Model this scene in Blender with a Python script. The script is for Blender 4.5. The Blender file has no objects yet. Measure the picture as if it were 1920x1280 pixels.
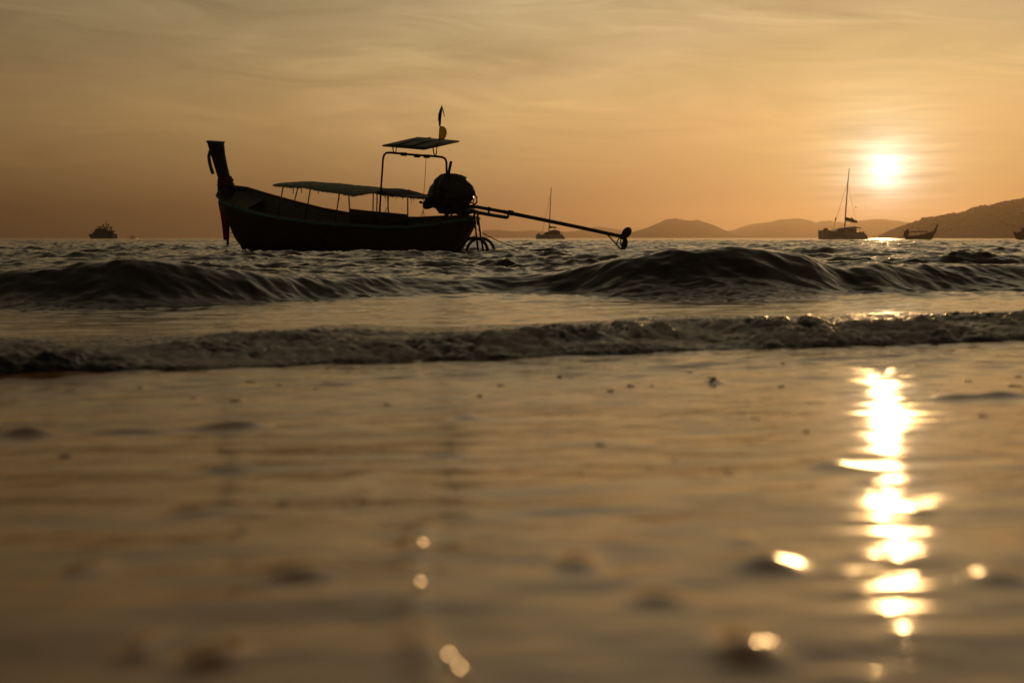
import bpy, bmesh, math, random
import numpy as np
from mathutils import Matrix, Vector

S = bpy.context.scene
COL = S.collection
R = math.radians
random.seed(4)
RNG = np.random.default_rng(7)

# ------------------------------------------------------------------ camera, sky, sun, exposure
F = 2667.0            # focal length in pixels of the 1920 px photograph (50 mm lens, full frame)
CAM_H = 0.45
PITCH = math.atan(194 / F)
cam_d = bpy.data.cameras.new('camera')
cam = bpy.data.objects.new('camera', cam_d)
COL.objects.link(cam)
cam.location = (0, 0, CAM_H)
cam.rotation_euler = (math.pi / 2 - PITCH, 0, 0)
cam_d.lens = 50
cam_d.sensor_width = 36
cam_d.clip_start = 0.05
cam_d.clip_end = 40000
cam_d.dof.use_dof = True
cam_d.dof.focus_distance = 24
cam_d.dof.aperture_fstop = 3.0
cam_d.dof.aperture_blades = 9
S.camera = cam


def ray(px, py):
    dx = (px - 960) / F
    dy = (640 - py) / F
    return np.array([dx, math.cos(PITCH) + dy * math.sin(PITCH), -math.sin(PITCH) + dy * math.cos(PITCH)])


SUN_EL = R(2.62)
SUN_AZ = math.atan((1655 - 960) / F)          # to the right of +Y
SUN = Vector((math.sin(SUN_AZ) * math.cos(SUN_EL), math.cos(SUN_AZ) * math.cos(SUN_EL), math.sin(SUN_EL)))

world = bpy.data.worlds.new('World')
S.world = world
world.use_nodes = True
wt = world.node_tree
wt.nodes.clear()


class NT:
    """small helper to write shader node graphs"""

    def __init__(self, tree):
        self.t = tree

    def n(self, kind, **kw):
        nd = self.t.nodes.new(kind)
        for k, v in kw.items():
            setattr(nd, k, v)
        return nd

    def put(self, sock, val):
        if isinstance(val, bpy.types.NodeSocket):
            self.t.links.new(val, sock)
        elif val is not None:
            sock.default_value = val

    def m(self, op, a, b=None, c=None, clamp=False):
        nd = self.n('ShaderNodeMath', operation=op, use_clamp=clamp)
        for i, v in enumerate((a, b, c)):
            if v is not None:
                self.put(nd.inputs[i], v)
        return nd.outputs[0]

    def vm(self, op, a, b=None, scale=None):
        nd = self.n('ShaderNodeVectorMath', operation=op)
        self.put(nd.inputs[0], a)
        if b is not None:
            self.put(nd.inputs[1], b)
        if scale is not None:
            self.put(nd.inputs['Scale'], scale)
        return nd

    def ramp(self, fac, stops, interp='LINEAR'):
        nd = self.n('ShaderNodeValToRGB')
        cr = nd.color_ramp
        cr.interpolation = interp
        while len(cr.elements) < len(stops):
            cr.elements.new(0.5)
        for e, (p, c) in zip(cr.elements, stops):
            e.position = p
            e.color = (*c, 1) if len(c) == 3 else c
        self.put(nd.inputs[0], fac)
        return nd.outputs[0]

    def noise(self, vec, scale, detail=4, rough=0.5, dist=0.0):
        nd = self.n('ShaderNodeTexNoise')
        self.put(nd.inputs['Vector'], vec)
        nd.inputs['Scale'].default_value = scale
        nd.inputs['Detail'].default_value = detail
        nd.inputs['Roughness'].default_value = rough
        nd.inputs['Distortion'].default_value = dist
        return nd.outputs[0]

    def mix(self, fac, a, b, mode='MIX'):
        nd = self.n('ShaderNodeMix', data_type='RGBA', blend_type=mode)
        self.put(nd.inputs[0], fac)
        self.put(nd.inputs[6], a)
        self.put(nd.inputs[7], b)
        return nd.outputs[2]


w = NT(wt)
tc = w.n('ShaderNodeTexCoord').outputs['Generated']
dirv = w.vm('NORMALIZE', tc).outputs[0]
sep = w.n('ShaderNodeSeparateXYZ')
w.put(sep.inputs[0], dirv)
dx_, dy_, dz_ = sep.outputs
elev = w.m('MULTIPLY', w.m('ARCSINE', dz_), 180 / math.pi)                       # degrees
cosang = w.vm('DOT_PRODUCT', dirv, tuple(SUN)).outputs['Value']
ang = w.m('MULTIPLY', w.m('ARCCOSINE', w.m('MINIMUM', cosang, 0.9999999)), 180 / math.pi)
azim = w.m('MULTIPLY', w.m('ARCTAN2', dx_, dy_), 180 / math.pi)                  # degrees right of +Y
# colour by height above the horizon (dusty sunset air)
ef = w.m('POWER', w.m('DIVIDE', w.m('MAXIMUM', elev, 0.0), 90.0), 0.5)


def ep(d):
    return math.sqrt(d / 90)


base = w.ramp(ef, [(0.0, (.33, .16, .070)), (ep(1.1), (.43, .215, .086)), (ep(2.7), (.67, .385, .150)), (ep(4.9), (.83, .52, .215)), (ep(7.5), (.67, .475, .23)), (ep(10.5), (.56, .425, .235)),
                   (ep(18), (.55, .43, .255)), (ep(36), (.31, .26, .17)), (1.0, (.18, .17, .14))])
# the sky darkens sideways from the sun faster than upwards
dsq = w.vm('NORMALIZE', w.vm('MULTIPLY', dirv, (1, 1, .5)).outputs[0]).outputs[0]
ssq = Vector((SUN.x, SUN.y, SUN.z * .5)).normalized()
angw = w.m('MULTIPLY', w.m('ARCCOSINE', w.m('MINIMUM', w.vm('DOT_PRODUCT', dsq, tuple(ssq)).outputs['Value'], 0.9999999)), 180 / math.pi)
af = w.m('DIVIDE', angw, 180.0)
fall = w.ramp(af, [(0, (.86,) * 3), (9 / 180, (.86,) * 3), (15 / 180, (.83,) * 3), (24 / 180, (.56, .55, .53)), (34 / 180, (.36, .345, .33)),
                   (55 / 180, (.20, .19, .18)), (100 / 180, (.125, .122, .125)), (1.0, (.10, .10, .11))])
col = w.mix(1.0, base, fall, 'MULTIPLY')
# thin high cloud: streaks stretched along the horizon
cvec = w.n('ShaderNodeCombineXYZ')
w.put(cvec.inputs[0], w.m('MULTIPLY', azim, 0.055))
w.put(cvec.inputs[1], w.m('ADD', w.m('MULTIPLY', elev, 0.34), w.m('MULTIPLY', azim, 0.012)))
n1 = w.noise(cvec.outputs[0], 2.3, 6, 0.58, 1.2)
n2 = w.noise(cvec.outputs[0], 0.9, 3, 0.5, 0.6)
cl = w.m('MULTIPLY', w.m('SUBTRACT', n1, 0.44), w.m('MULTIPLY', w.m('SUBTRACT', n2, 0.30, clamp=True), 2.6))
hi = w.m('MULTIPLY', w.m('SUBTRACT', elev, 0.8), 0.16, clamp=True)
cl = w.m('MULTIPLY', cl, hi)
cm = w.m('ADD', 1.0, w.m('MULTIPLY', cl, 1.8))
col = w.vm('SCALE', col, scale=cm).outputs[0]
# glow of the hazy sun
def glow(width, power):
    return w.m('EXPONENT', w.m('MULTIPLY', w.m('POWER', w.m('DIVIDE', ang, width), power), -1.0))


def addc(c, fac, rgb):
    nd = w.vm('SCALE', rgb, scale=fac)
    return w.vm('ADD', c, nd.outputs[0]).outputs[0]


col = addc(col, glow(0.58, 1.25), (2.3, 2.2, 2.0))
col = addc(col, glow(1.9, 1.5), (.36, .50, .46))
col = addc(col, glow(5.5, 1.6), (.15, .12, .03))
# two small clouds low beside the sun
for ca, ce, wa, we, amt in ((13.7, 1.66, .55, .085, -.30), (14.3, 1.78, .30, .05, -.14), (17.45, 1.80, .22, .075, .10)):
    wob = w.m('MULTIPLY', w.m('SUBTRACT', n1, .5), .25)
    g1 = w.m('POWER', w.m('DIVIDE', w.m('SUBTRACT', azim, ca), wa), 2.0)
    g2 = w.m('POWER', w.m('DIVIDE', w.m('SUBTRACT', w.m('ADD', elev, wob), ce), we), 2.0)
    col = w.vm('SCALE', col, scale=w.m('ADD', 1.0, w.m('MULTIPLY', w.m('EXPONENT', w.m('MULTIPLY', w.m('ADD', g1, g2), -1.0)), amt))).outputs[0]
# streaks of cloud around the sun catch its light
sv = w.n('ShaderNodeCombineXYZ')
w.put(sv.inputs[0], w.m('MULTIPLY', azim, 0.16))
w.put(sv.inputs[1], w.m('MULTIPLY', elev, 2.2))
n3 = w.noise(sv.outputs[0], 1.6, 4, 0.5, 0.4)
col = w.vm('SCALE', col, scale=w.m('ADD', 1.0, w.m('MULTIPLY', w.m('SUBTRACT', n3, 0.5), w.m('MULTIPLY', glow(2.6, 2.0), 1.5)))).outputs[0]
sky = w.n('ShaderNodeTexSky', sky_type='NISHITA')
sky.sun_disc = False
sky.sun_elevation = SUN_EL
sky.sun_rotation = SUN_AZ
sky.dust_density = 5.0
sky.air_density = 1.4
skyd = w.vm('SCALE', sky.outputs[0], scale=0.06).outputs[0]
col = w.mix(0.06, col, skyd)
bg = w.n('ShaderNodeBackground')
w.put(bg.inputs[0], col)
bg.inputs[1].default_value = 1.0
w.put(w.n('ShaderNodeOutputWorld').inputs[0], bg.outputs[0])
world.cycles.sampling_method = 'MANUAL'
world.cycles.sample_map_resolution = 2048

sl = bpy.data.lights.new('sun', 'SUN')
sun_o = bpy.data.objects.new('sun', sl)
COL.objects.link(sun_o)
sl.energy = 1.1
sl.angle = R(0.53)
sl.color = (1.0, 0.56, 0.21)
sun_o.rotation_euler = SUN.to_track_quat('Z', 'Y').to_euler()
sun_o.location = (6, 20, 30)

S.view_settings.view_transform = 'Standard'
S.view_settings.look = 'None'
S.view_settings.exposure = 0
S.view_settings.gamma = 1
S.view_settings.use_curve_mapping = False
S.render.engine = 'CYCLES'
S.cycles.use_denoising = True
S.cycles.max_bounces = 6
S.cycles.glossy_bounces = 4
S.cycles.diffuse_bounces = 2
S.cycles.transmission_bounces = 4
S.cycles.volume_bounces = 0
S.cycles.sample_clamp_direct = 30
S.cycles.sample_clamp_indirect = 6
S.cycles.caustics_reflective = False
S.cycles.caustics_refractive = False


# ------------------------------------------------------------------ helpers
def obj(name, verts, faces, mat, parent=None, smooth=True, mats=None):
    me = bpy.data.meshes.new(name)
    me.from_pydata([tuple(map(float, v)) for v in verts], [], [tuple(int(i) for i in f) for f in faces])
    me.validate()
    if smooth:
        me.polygons.foreach_set('use_smooth', [True] * len(me.polygons))
    me.materials.append(mat)
    me.update()
    o = bpy.data.objects.new(name, me)
    COL.objects.link(o)
    if parent:
        o.parent = parent
    return o


def tag(o, label=None, cat=None, group=None, kind=None):
    for k, v in (('label', label), ('category', cat), ('group', group), ('kind', kind)):
        if v:
            o[k] = v
    return o


def empty(name, M=None):
    o = bpy.data.objects.new(name, None)
    COL.objects.link(o)
    o.empty_display_size = 0.2
    if M is not None:
        o.matrix_world = M
    return o


def grid_mesh(name, V, mat, mask=None):
    """V: (rows, cols, 3) array -> one sheet"""
    nr, nc = V.shape[:2]
    idx = np.arange(nr * nc).reshape(nr, nc)
    q = np.stack([idx[:-1, :-1], idx[:-1, 1:], idx[1:, 1:], idx[1:, :-1]], -1).reshape(-1, 4)
    me = bpy.data.meshes.new(name)
    me.vertices.add(nr * nc)
    me.vertices.foreach_set('co', V.reshape(-1).astype(np.float32))
    me.loops.add(q.size)
    me.loops.foreach_set('vertex_index', q.reshape(-1).astype(np.int32))
    me.polygons.add(len(q))
    me.polygons.foreach_set('loop_start', (np.arange(len(q)) * 4).astype(np.int32))
    me.polygons.foreach_set('use_smooth', np.ones(len(q), bool))
    me.update(calc_edges=True)
    me.materials.append(mat)
    o = bpy.data.objects.new(name, me)
    COL.objects.link(o)
    return o


def tube(points, rad, n=8, closed=False, cap=True):
    """polyline tube; rad is a number or a list"""
    P = [np.array(p, float) for p in points]
    m = len(P)
    rs = [rad] * m if np.isscalar(rad) else list(rad)
    vs, fs = [], []
    prev = None
    for i in range(m):
        if closed:
            t = P[(i + 1) % m] - P[i - 1]
        else:
            t = P[min(i + 1, m - 1)] - P[max(i - 1, 0)]
        t = t / (np.linalg.norm(t) + 1e-12)
        a = prev if prev is not None else (np.array([0, 0, 1.]) if abs(t[2]) < .9 else np.array([0, 1., 0]))
        a = a - t * a.dot(t)
        a /= np.linalg.norm(a) + 1e-12
        prev = a
        b = np.cross(t, a)
        for k in range(n):
            th = 2 * math.pi * k / n
            vs.append(P[i] + rs[i] * (math.cos(th) * a + math.sin(th) * b))
    seg = m if closed else m - 1
    for i in range(seg):
        j = (i + 1) % m
        for k in range(n):
            fs.append((i * n + k, i * n + (k + 1) % n, j * n + (k + 1) % n, j * n + k))
    if cap and not closed:
        fs.append(tuple(range(n))[::-1])
        fs.append(tuple((m - 1) * n + k for k in range(n)))
    return vs, fs


def join(*parts):
    vs, fs = [], []
    for v, f in parts:
        b = len(vs)
        vs += list(v)
        fs += [tuple(i + b for i in q) for q in f]
    return vs, fs


def box(c, s, rot=None):
    c = np.array(c, float)
    h = np.array(s, float) / 2
    vs = []
    for x in (-1, 1):
        for y in (-1, 1):
            for z in (-1, 1):
                p = np.array([x, y, z]) * h
                if rot is not None:
                    p = rot @ p
                vs.append(c + p)
    fs = [(0, 1, 3, 2), (4, 6, 7, 5), (0, 4, 5, 1), (2, 3, 7, 6), (0, 2, 6, 4), (1, 5, 7, 3)]
    return vs, fs


def prism(poly, axis, half, taper=1.0):
    """poly: 2D points (u, w) extruded along the middle axis by +-half"""
    n = len(poly)
    cu = sum(p[0] for p in poly) / n
    vs = []
    for s in (-1, 1):
        for u, z in poly:
            vs.append((u, axis + s * half, z))
    fs = [tuple(range(n)), tuple(range(2 * n - 1, n - 1, -1))]
    for i in range(n):
        j = (i + 1) % n
        fs.append((i, i + n, j + n, j))
    return vs, fs


def inflate(poly, axis, half, rings=(1.0, .93, .8, .58, .3), jitter=0.0, seed=0):
    """closed outline (u, w) blown up to a rounded body along the middle axis"""
    poly = np.array(poly, float)
    n = len(poly)
    c = poly.mean(0)
    vs, fs = [], []
    rr = random.Random(seed)

    def ring(s, sg):
        b = len(vs)
        t = math.sqrt(max(0, 1 - s * s)) * half * sg
        for p in poly:
            q = c + (p - c) * s
            j = rr.uniform(-jitter, jitter) if s < 1 else 0
            vs.append((q[0], axis + t + j, q[1] + j * .4))
        return b
    for sg in (-1, 1):
        bs = [ring(s, sg) for s in rings]
        for a, b in zip(bs, bs[1:]):
            for i in range(n):
                j = (i + 1) % n
                fs.append((a + i, a + j, b + j, b + i) if sg < 0 else (a + i, b + i, b + j, a + j))
        vs.append((c[0], axis + half * sg, c[1]))
        e = len(vs) - 1
        for i in range(n):
            j = (i + 1) % n
            fs.append((bs[-1] + i, bs[-1] + j, e) if sg < 0 else (bs[-1] + j, bs[-1] + i, e))
        if sg < 0:
            first = bs[0]
        else:
            for i in range(n):
                j = (i + 1) % n
                fs.append((first + i, bs[0] + i, bs[0] + j, first + j))
    return vs, fs


# --- numpy noise
_perm = RNG.permutation(512)
_perm = np.concatenate([_perm, _perm, _perm])
_ga = RNG.uniform(0, 2 * np.pi, 512)
_gx, _gy = np.cos(_ga), np.sin(_ga)


def perlin(x, y, seed=0):
    x = np.asarray(x, float) + seed * 17.31
    y = np.asarray(y, float) + seed * 9.77
    xi = np.floor(x).astype(int)
    yi = np.floor(y).astype(int)
    xf, yf = x - xi, y - yi
    u = xf * xf * xf * (xf * (xf * 6 - 15) + 10)
    v = yf * yf * yf * (yf * (yf * 6 - 15) + 10)

    def g(ix, iy, dx, dy):
        h = _perm[(_perm[ix & 511] + iy) & 511]
        return _gx[h] * dx + _gy[h] * dy
    a = g(xi, yi, xf, yf)
    b = g(xi + 1, yi, xf - 1, yf)
    c = g(xi, yi + 1, xf, yf - 1)
    d = g(xi + 1, yi + 1, xf - 1, yf - 1)
    return 1.5 * ((a * (1 - u) + b * u) * (1 - v) + (c * (1 - u) + d * u) * v)


def fbm(x, y, oct=4, seed=0, gain=0.5):
    s = 0
    a = 1.0
    for i in range(oct):
        s = s + a * perlin(x * 2 ** i, y * 2 ** i, seed + i)
        a *= gain
    return s


def worley(x, y, z, seed=0):
    xi, yi, zi = (np.floor(q).astype(int) for q in (x, y, z))
    best = np.full(x.shape, 9.0)
    for a in (-1, 0, 1):
        for b in (-1, 0, 1):
            for c in (-1, 0, 1):
                cx, cy, cz = xi + a, yi + b, zi + c
                h = _perm[(_perm[(_perm[(cx + seed) & 511] + cy) & 511] + cz) & 511]
                r1, r2, r3 = (h * 0.618034) % 1, (h * 0.754877) % 1, (h * 0.569840) % 1
                d = (cx + r1 - x) ** 2 + (cy + r2 - y) ** 2 + (cz + r3 - z) ** 2
                best = np.minimum(best, d)
    return np.sqrt(best)


def smooth01(t):
    t = np.clip(t, 0, 1)
    return t * t * (3 - 2 * t)


# ------------------------------------------------------------------ materials
def principled(name, color, rough=0.5, metal=0.0, ior=1.45, noise_amt=0.25, noise_scale=6.0, bump=0.0, bump_scale=40.0):
    m = bpy.data.materials.new(name)
    m.use_nodes = True
    t = NT(m.node_tree)
    b = m.node_tree.nodes['Principled BSDF']
    b.inputs['Roughness'].default_value = rough
    b.inputs['Metallic'].default_value = metal
    b.inputs['IOR'].default_value = ior
    co = t.n('ShaderNodeTexCoord').outputs['Object']
    n = t.noise(co, noise_scale, 5, 0.6)
    dk = tuple(c * (1 - noise_amt) for c in color)
    lt = tuple(min(1, c * (1 + noise_amt)) for c in color)
    t.put(b.inputs['Base Color'], t.ramp(n, [(0.3, dk), (0.7, lt)]))
    if bump:
        bn = t.n('ShaderNodeBump')
        bn.inputs['Strength'].default_value = bump
        bn.inputs['Distance'].default_value = 0.02
        t.put(bn.inputs['Height'], t.noise(co, bump_scale, 4, 0.6))
        t.put(b.inputs['Normal'], bn.outputs[0])
    return m


M_WOOD = principled('hull_wood', (.060, .040, .026), .55, bump=.3, bump_scale=14)
M_INNER = principled('inner_wood', (.11, .11, .065), .6, bump=.3)
M_TEAL = principled('teal_paint', (.05, .15, .165), .45)
M_PROW = principled('prow_wood', (.03, .020, .014), .5)
M_METAL = principled('dark_steel', (.035, .030, .027), .45, .3)
M_RUST = principled('rusty_steel', (.07, .030, .016), .6, .1)
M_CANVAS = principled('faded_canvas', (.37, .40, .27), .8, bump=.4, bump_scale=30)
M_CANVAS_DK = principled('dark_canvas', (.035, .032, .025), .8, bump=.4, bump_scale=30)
M_ROOF = principled('roof_sheet', (.05, .05, .04), .6)
M_TARP = principled('blue_grey_tarpaulin', (.022, .028, .034), .45, bump=.5, bump_scale=9)
M_ORANGE = principled('orange_cloth', (.20, .055, .012), .8)
M_RED = principled('red_cloth', (.38, .05, .022), .8)
M_GREEN = principled('green_cloth', (.12, .26, .08), .8)
M_SCARF = principled('dark_cloth', (.05, .018, .012), .8)
M_YELLOW = principled('yellow_cloth', (.72, .60, .12), .8)
M_ROPE = principled('rope', (.10, .08, .055), .8)
M_RUBBER = principled('rubber', (.05, .035, .026), .7)
M_WHITE = principled('white_gelcoat', (.55, .52, .48), .35, noise_amt=.06)
M_GREYB = principled('grey_gelcoat', (.10, .11, .12), .35, noise_amt=.1)
M_GLASS = principled('tinted_glass', (.012, .012, .014), .08)
M_ALU = principled('mast_alloy', (.16, .13, .10), .4, .5)
M_SAILB = principled('sail_cover', (.05, .035, .03), .8)
M_HILL = principled('hill_forest', (.045, .055, .030), .9, noise_scale=.01)
M_TREE = principled('leaf_canopy', (.040, .052, .025), .9, noise_scale=.1)
for mm, amt in ((M_YELLOW, .6), (M_ORANGE, .3), (M_RED, .3), (M_GREEN, .4), (M_CANVAS, .25)):
    nt_ = mm.node_tree
    t_ = NT(nt_)
    b_ = nt_.nodes['Principled BSDF']
    tr = t_.n('ShaderNodeBsdfTranslucent')
    t_.put(tr.inputs[0], b_.inputs['Base Color'].links[0].from_socket)
    mx = t_.n('ShaderNodeMixShader')
    mx.inputs[0].default_value = amt
    t_.put(mx.inputs[1], b_.outputs[0])
    t_.put(mx.inputs[2], tr.outputs[0])
    t_.put(nt_.nodes['Material Output'].inputs[0], mx.outputs[0])


def water_material():
    m = bpy.data.materials.new('sea_water')
    m.use_nodes = True
    t = NT(m.node_tree)
    b = m.node_tree.nodes['Principled BSDF']
    b.inputs['Base Color'].default_value = (.055, .042, .025, 1)
    b.inputs['IOR'].default_value = 1.333
    geo = t.n('ShaderNodeNewGeometry').outputs['Position']
    mp = t.n('ShaderNodeMapping')
    t.put(mp.inputs[0], geo)
    mp.inputs['Scale'].default_value = (1.0, 1.8, 1.0)
    a = t.noise(mp.outputs[0], 7.0, 5, 0.62, 0.3)
    c = t.noise(mp.outputs[0], 0.35, 4, 0.55)
    bn = t.n('ShaderNodeBump')
    bn.inputs['Strength'].default_value = 0.5
    bn.inputs['Distance'].default_value = 0.008
    t.put(bn.inputs['Height'], a)
    t.put(b.inputs['Normal'], bn.outputs[0])
    sx = t.n('ShaderNodeSeparateXYZ')
    t.put(sx.inputs[0], geo)
    far = t.m('MULTIPLY', t.m('SUBTRACT', t.m('LOGARITHM', t.m('MAXIMUM', sx.outputs[1], 1.0), 10.0), 1.75), 1.5, clamp=True)
    t.put(b.inputs['Roughness'], t.m('ADD', t.m('MULTIPLY', far, .06), t.m('ADD', 0.02, t.m('MULTIPLY', c, 0.05))))
    # far out the chop is finer than the mesh: tilt the normal like the small waves do
    nz = t.n('ShaderNodeTexNoise')
    t.put(nz.inputs['Vector'], geo)
    nz.inputs['Scale'].default_value = 1.3
    nz.inputs['Detail'].default_value = 3
    tilt = t.vm('MULTIPLY', t.vm('SUBTRACT', nz.outputs['Color'], (.5, .5, .5)).outputs[0], (.9, .9, 0)).outputs[0]
    tilt = t.vm('SCALE', tilt, scale=far).outputs[0]
    t.put(b.inputs['Normal'], t.vm('NORMALIZE', t.vm('ADD', bn.outputs[0], tilt).outputs[0]).outputs[0])
    return m


M_SEA = water_material()


def wetsand_material():
    m = bpy.data.materials.new('wet_sand_film')
    m.use_nodes = True
    t = NT(m.node_tree)
    b = m.node_tree.nodes['Principled BSDF']
    b.inputs['IOR'].default_value = 1.34
    geo = t.n('ShaderNodeNewGeometry').outputs['Position']
    mp = t.n('ShaderNodeMapping')
    t.put(mp.inputs[0], geo)
    mp.inputs['Scale'].default_value = (1.0, 1.9, 1.0)
    mp.inputs['Rotation'].default_value = (0, 0, R(-18))
    a = t.noise(mp.outputs[0], 9.0, 4, 0.55, 0.4)
    c = t.noise(mp.outputs[0], 2.2, 5, 0.6, 1.0)
    t.put(b.inputs['Base Color'], t.ramp(c, [(.36, (.38, .165, .045)), (.52, (.32, .15, .05)), (.68, (.25, .15, .08))]))
    hgt = t.m('MULTIPLY', a, .0022)
    bn = t.n('ShaderNodeBump')
    bn.inputs['Strength'].default_value = 1.0
    bn.inputs['Distance'].default_value = 1.0
    t.put(bn.inputs['Height'], hgt)
    t.put(b.inputs['Normal'], bn.outputs[0])
    t.put(b.inputs['Roughness'], t.ramp(c, [(.36, (.04,) * 3), (.52, (.07,) * 3), (.70, (.28,) * 3)]))
    return m


M_SAND = wetsand_material()


def foam_material():
    """froth over dark water: the mesh attribute 'froth' says how thick the froth lies"""
    m = bpy.data.materials.new('sea_foam')
    m.use_nodes = True
    t = NT(m.node_tree)
    b = m.node_tree.nodes['Principled BSDF']
    geo = t.n('ShaderNodeNewGeometry').outputs['Position']
    at = t.n('ShaderNodeAttribute')
    at.attribute_name = 'froth'
    n = t.noise(geo, 16.0, 7, 0.68, 0.8)
    vo = t.n('ShaderNodeTexVoronoi')
    t.put(vo.inputs['Vector'], geo)
    vo.inputs['Scale'].default_value = 55
    n2 = t.m('ADD', vo.outputs['Distance'], t.noise(geo, 90.0, 3, 0.6))
    cov = t.m('MULTIPLY', t.m('SUBTRACT', t.m('ADD', n, t.m('MULTIPLY', at.outputs['Fac'], .50)), .80), 3.4, clamp=True)
    t.put(b.inputs['Base Color'], t.ramp(cov, [(0, (.020, .018, .012)), (.35, (.20, .17, .13)), (1, (.78, .70, .60))]))
    t.put(b.inputs['Roughness'], t.ramp(cov, [(0, (.07,) * 3), (.5, (.22,) * 3), (1, (.42,) * 3)]))
    b.inputs['IOR'].default_value = 1.33
    bn = t.n('ShaderNodeBump')
    bn.inputs['Strength'].default_value = 0.8
    bn.inputs['Distance'].default_value = 0.006
    t.put(bn.inputs['Height'], n2)
    t.put(b.inputs['Normal'], bn.outputs[0])
    tr = t.n('ShaderNodeBsdfTranslucent')
    t.put(tr.inputs[0], b.inputs['Base Color'].links[0].from_socket)
    mx = t.n('ShaderNodeMixShader')
    t.put(mx.inputs[0], t.m('MULTIPLY', cov, .34))
    t.put(mx.inputs[1], b.outputs[0])
    t.put(mx.inputs[2], tr.outputs[0])
    t.put(m.node_tree.nodes['Material Output'].inputs[0], mx.outputs[0])
    return m


M_FLECK = principled('froth_fleck', (.40, .35, .30), .35)
M_FOAM = foam_material()


# ------------------------------------------------------------------ water: shoreline, swell, chop
def bore_y(x):
    return 5.33 + 0.415 * 7 * np.tanh(np.asarray(x) / 7) + 0.05 * perlin(np.asarray(x) * 1.1, np.asarray(x) * 0 + .3, 5) + 0.02 * perlin(np.asarray(x) * 4, np.asarray(x) * 0 + .7, 6)


def ocean_tile(size, N, kp, rms, spread, chop, seed, kmax=None):
    rg = np.random.default_rng(seed)
    k1 = 2 * np.pi * np.fft.fftfreq(N, size / N)
    kx, ky = np.meshgrid(k1, k1, indexing='xy')
    k = np.hypot(kx, ky)
    k[0, 0] = 1e-6
    P = np.exp(-1.25 * (kp / k) ** 2) / k ** 3.45
    cosw = np.abs(-ky * math.cos(.25) - kx * math.sin(.25)) / k
    P *= cosw ** spread + 0.04
    if kmax:
        P *= np.exp(-(k / kmax) ** 4)
    P[0, 0] = 0
    H = np.fft.fft2(rg.standard_normal((N, N))) * np.sqrt(P)
    h = np.real(np.fft.ifft2(H))
    sc = rms / h.std()
    H *= sc
    h *= sc
    dx = np.real(np.fft.ifft2(1j * kx / k * H)) * chop
    dy = np.real(np.fft.ifft2(1j * ky / k * H)) * chop
    return size, N, h, dx, dy


def sample(tile, x, y, only_h=False):
    size, N, h, dx, dy = tile
    u = (x / size) % 1 * N
    v = (y / size) % 1 * N
    i = np.floor(u).astype(int)
    j = np.floor(v).astype(int)
    fu, fv = u - i, v - j
    i0, i1, j0, j1 = i % N, (i + 1) % N, j % N, (j + 1) % N
    out = []
    for a in ((h,) if only_h else (h, dx, dy)):
        out.append((a[j0, i0] * (1 - fu) + a[j0, i1] * fu) * (1 - fv) + (a[j1, i0] * (1 - fu) + a[j1, i1] * fu) * fv)
    return out


TILE_A = ocean_tile(47.0, 1024, 2 * np.pi / 4.0, 0.055, 2.2, 1.05, 3, kmax=2 * np.pi / .12)
TILE_B = ocean_tile(6.1, 512, 2 * np.pi / .55, 0.0055, 1.2, 0.9, 5, kmax=2 * np.pi / .04)

WX = [-9, -6, -4.3, -3.6, -2.7, -2.0, -1.5, -.9, 0, .5, .95, 1.35, 2.05, 2.6, 2.95, 3.25, 3.8, 4.5, 6, 9]
WH = [.15, .16, .19, .23, .28, .20, .10, .105, .08, .13, .25, .285, .38, .31, .18, .25, .18, .16, .2, .2]
WY = [10.6, 10.6, 10.6, 10.5, 10.4, 10.9, 11.6, 12.4, 12.8, 12.6, 12.3, 12.2, 12.3, 12.5, 12.8, 12.9, 13.3, 13.8, 14.4, 15]


def interp_s(x, xs, ys):
    """smoothed piecewise-linear lookup"""
    g = np.linspace(-12, 12, 1601)
    v = np.interp(g, xs, ys)
    kk = np.exp(-np.linspace(-2.2, 2.2, 35) ** 2)
    v2 = np.convolve(np.pad(v, 17, mode='edge'), kk / kk.sum(), 'valid')
    return np.interp(x, g, v2)


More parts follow.
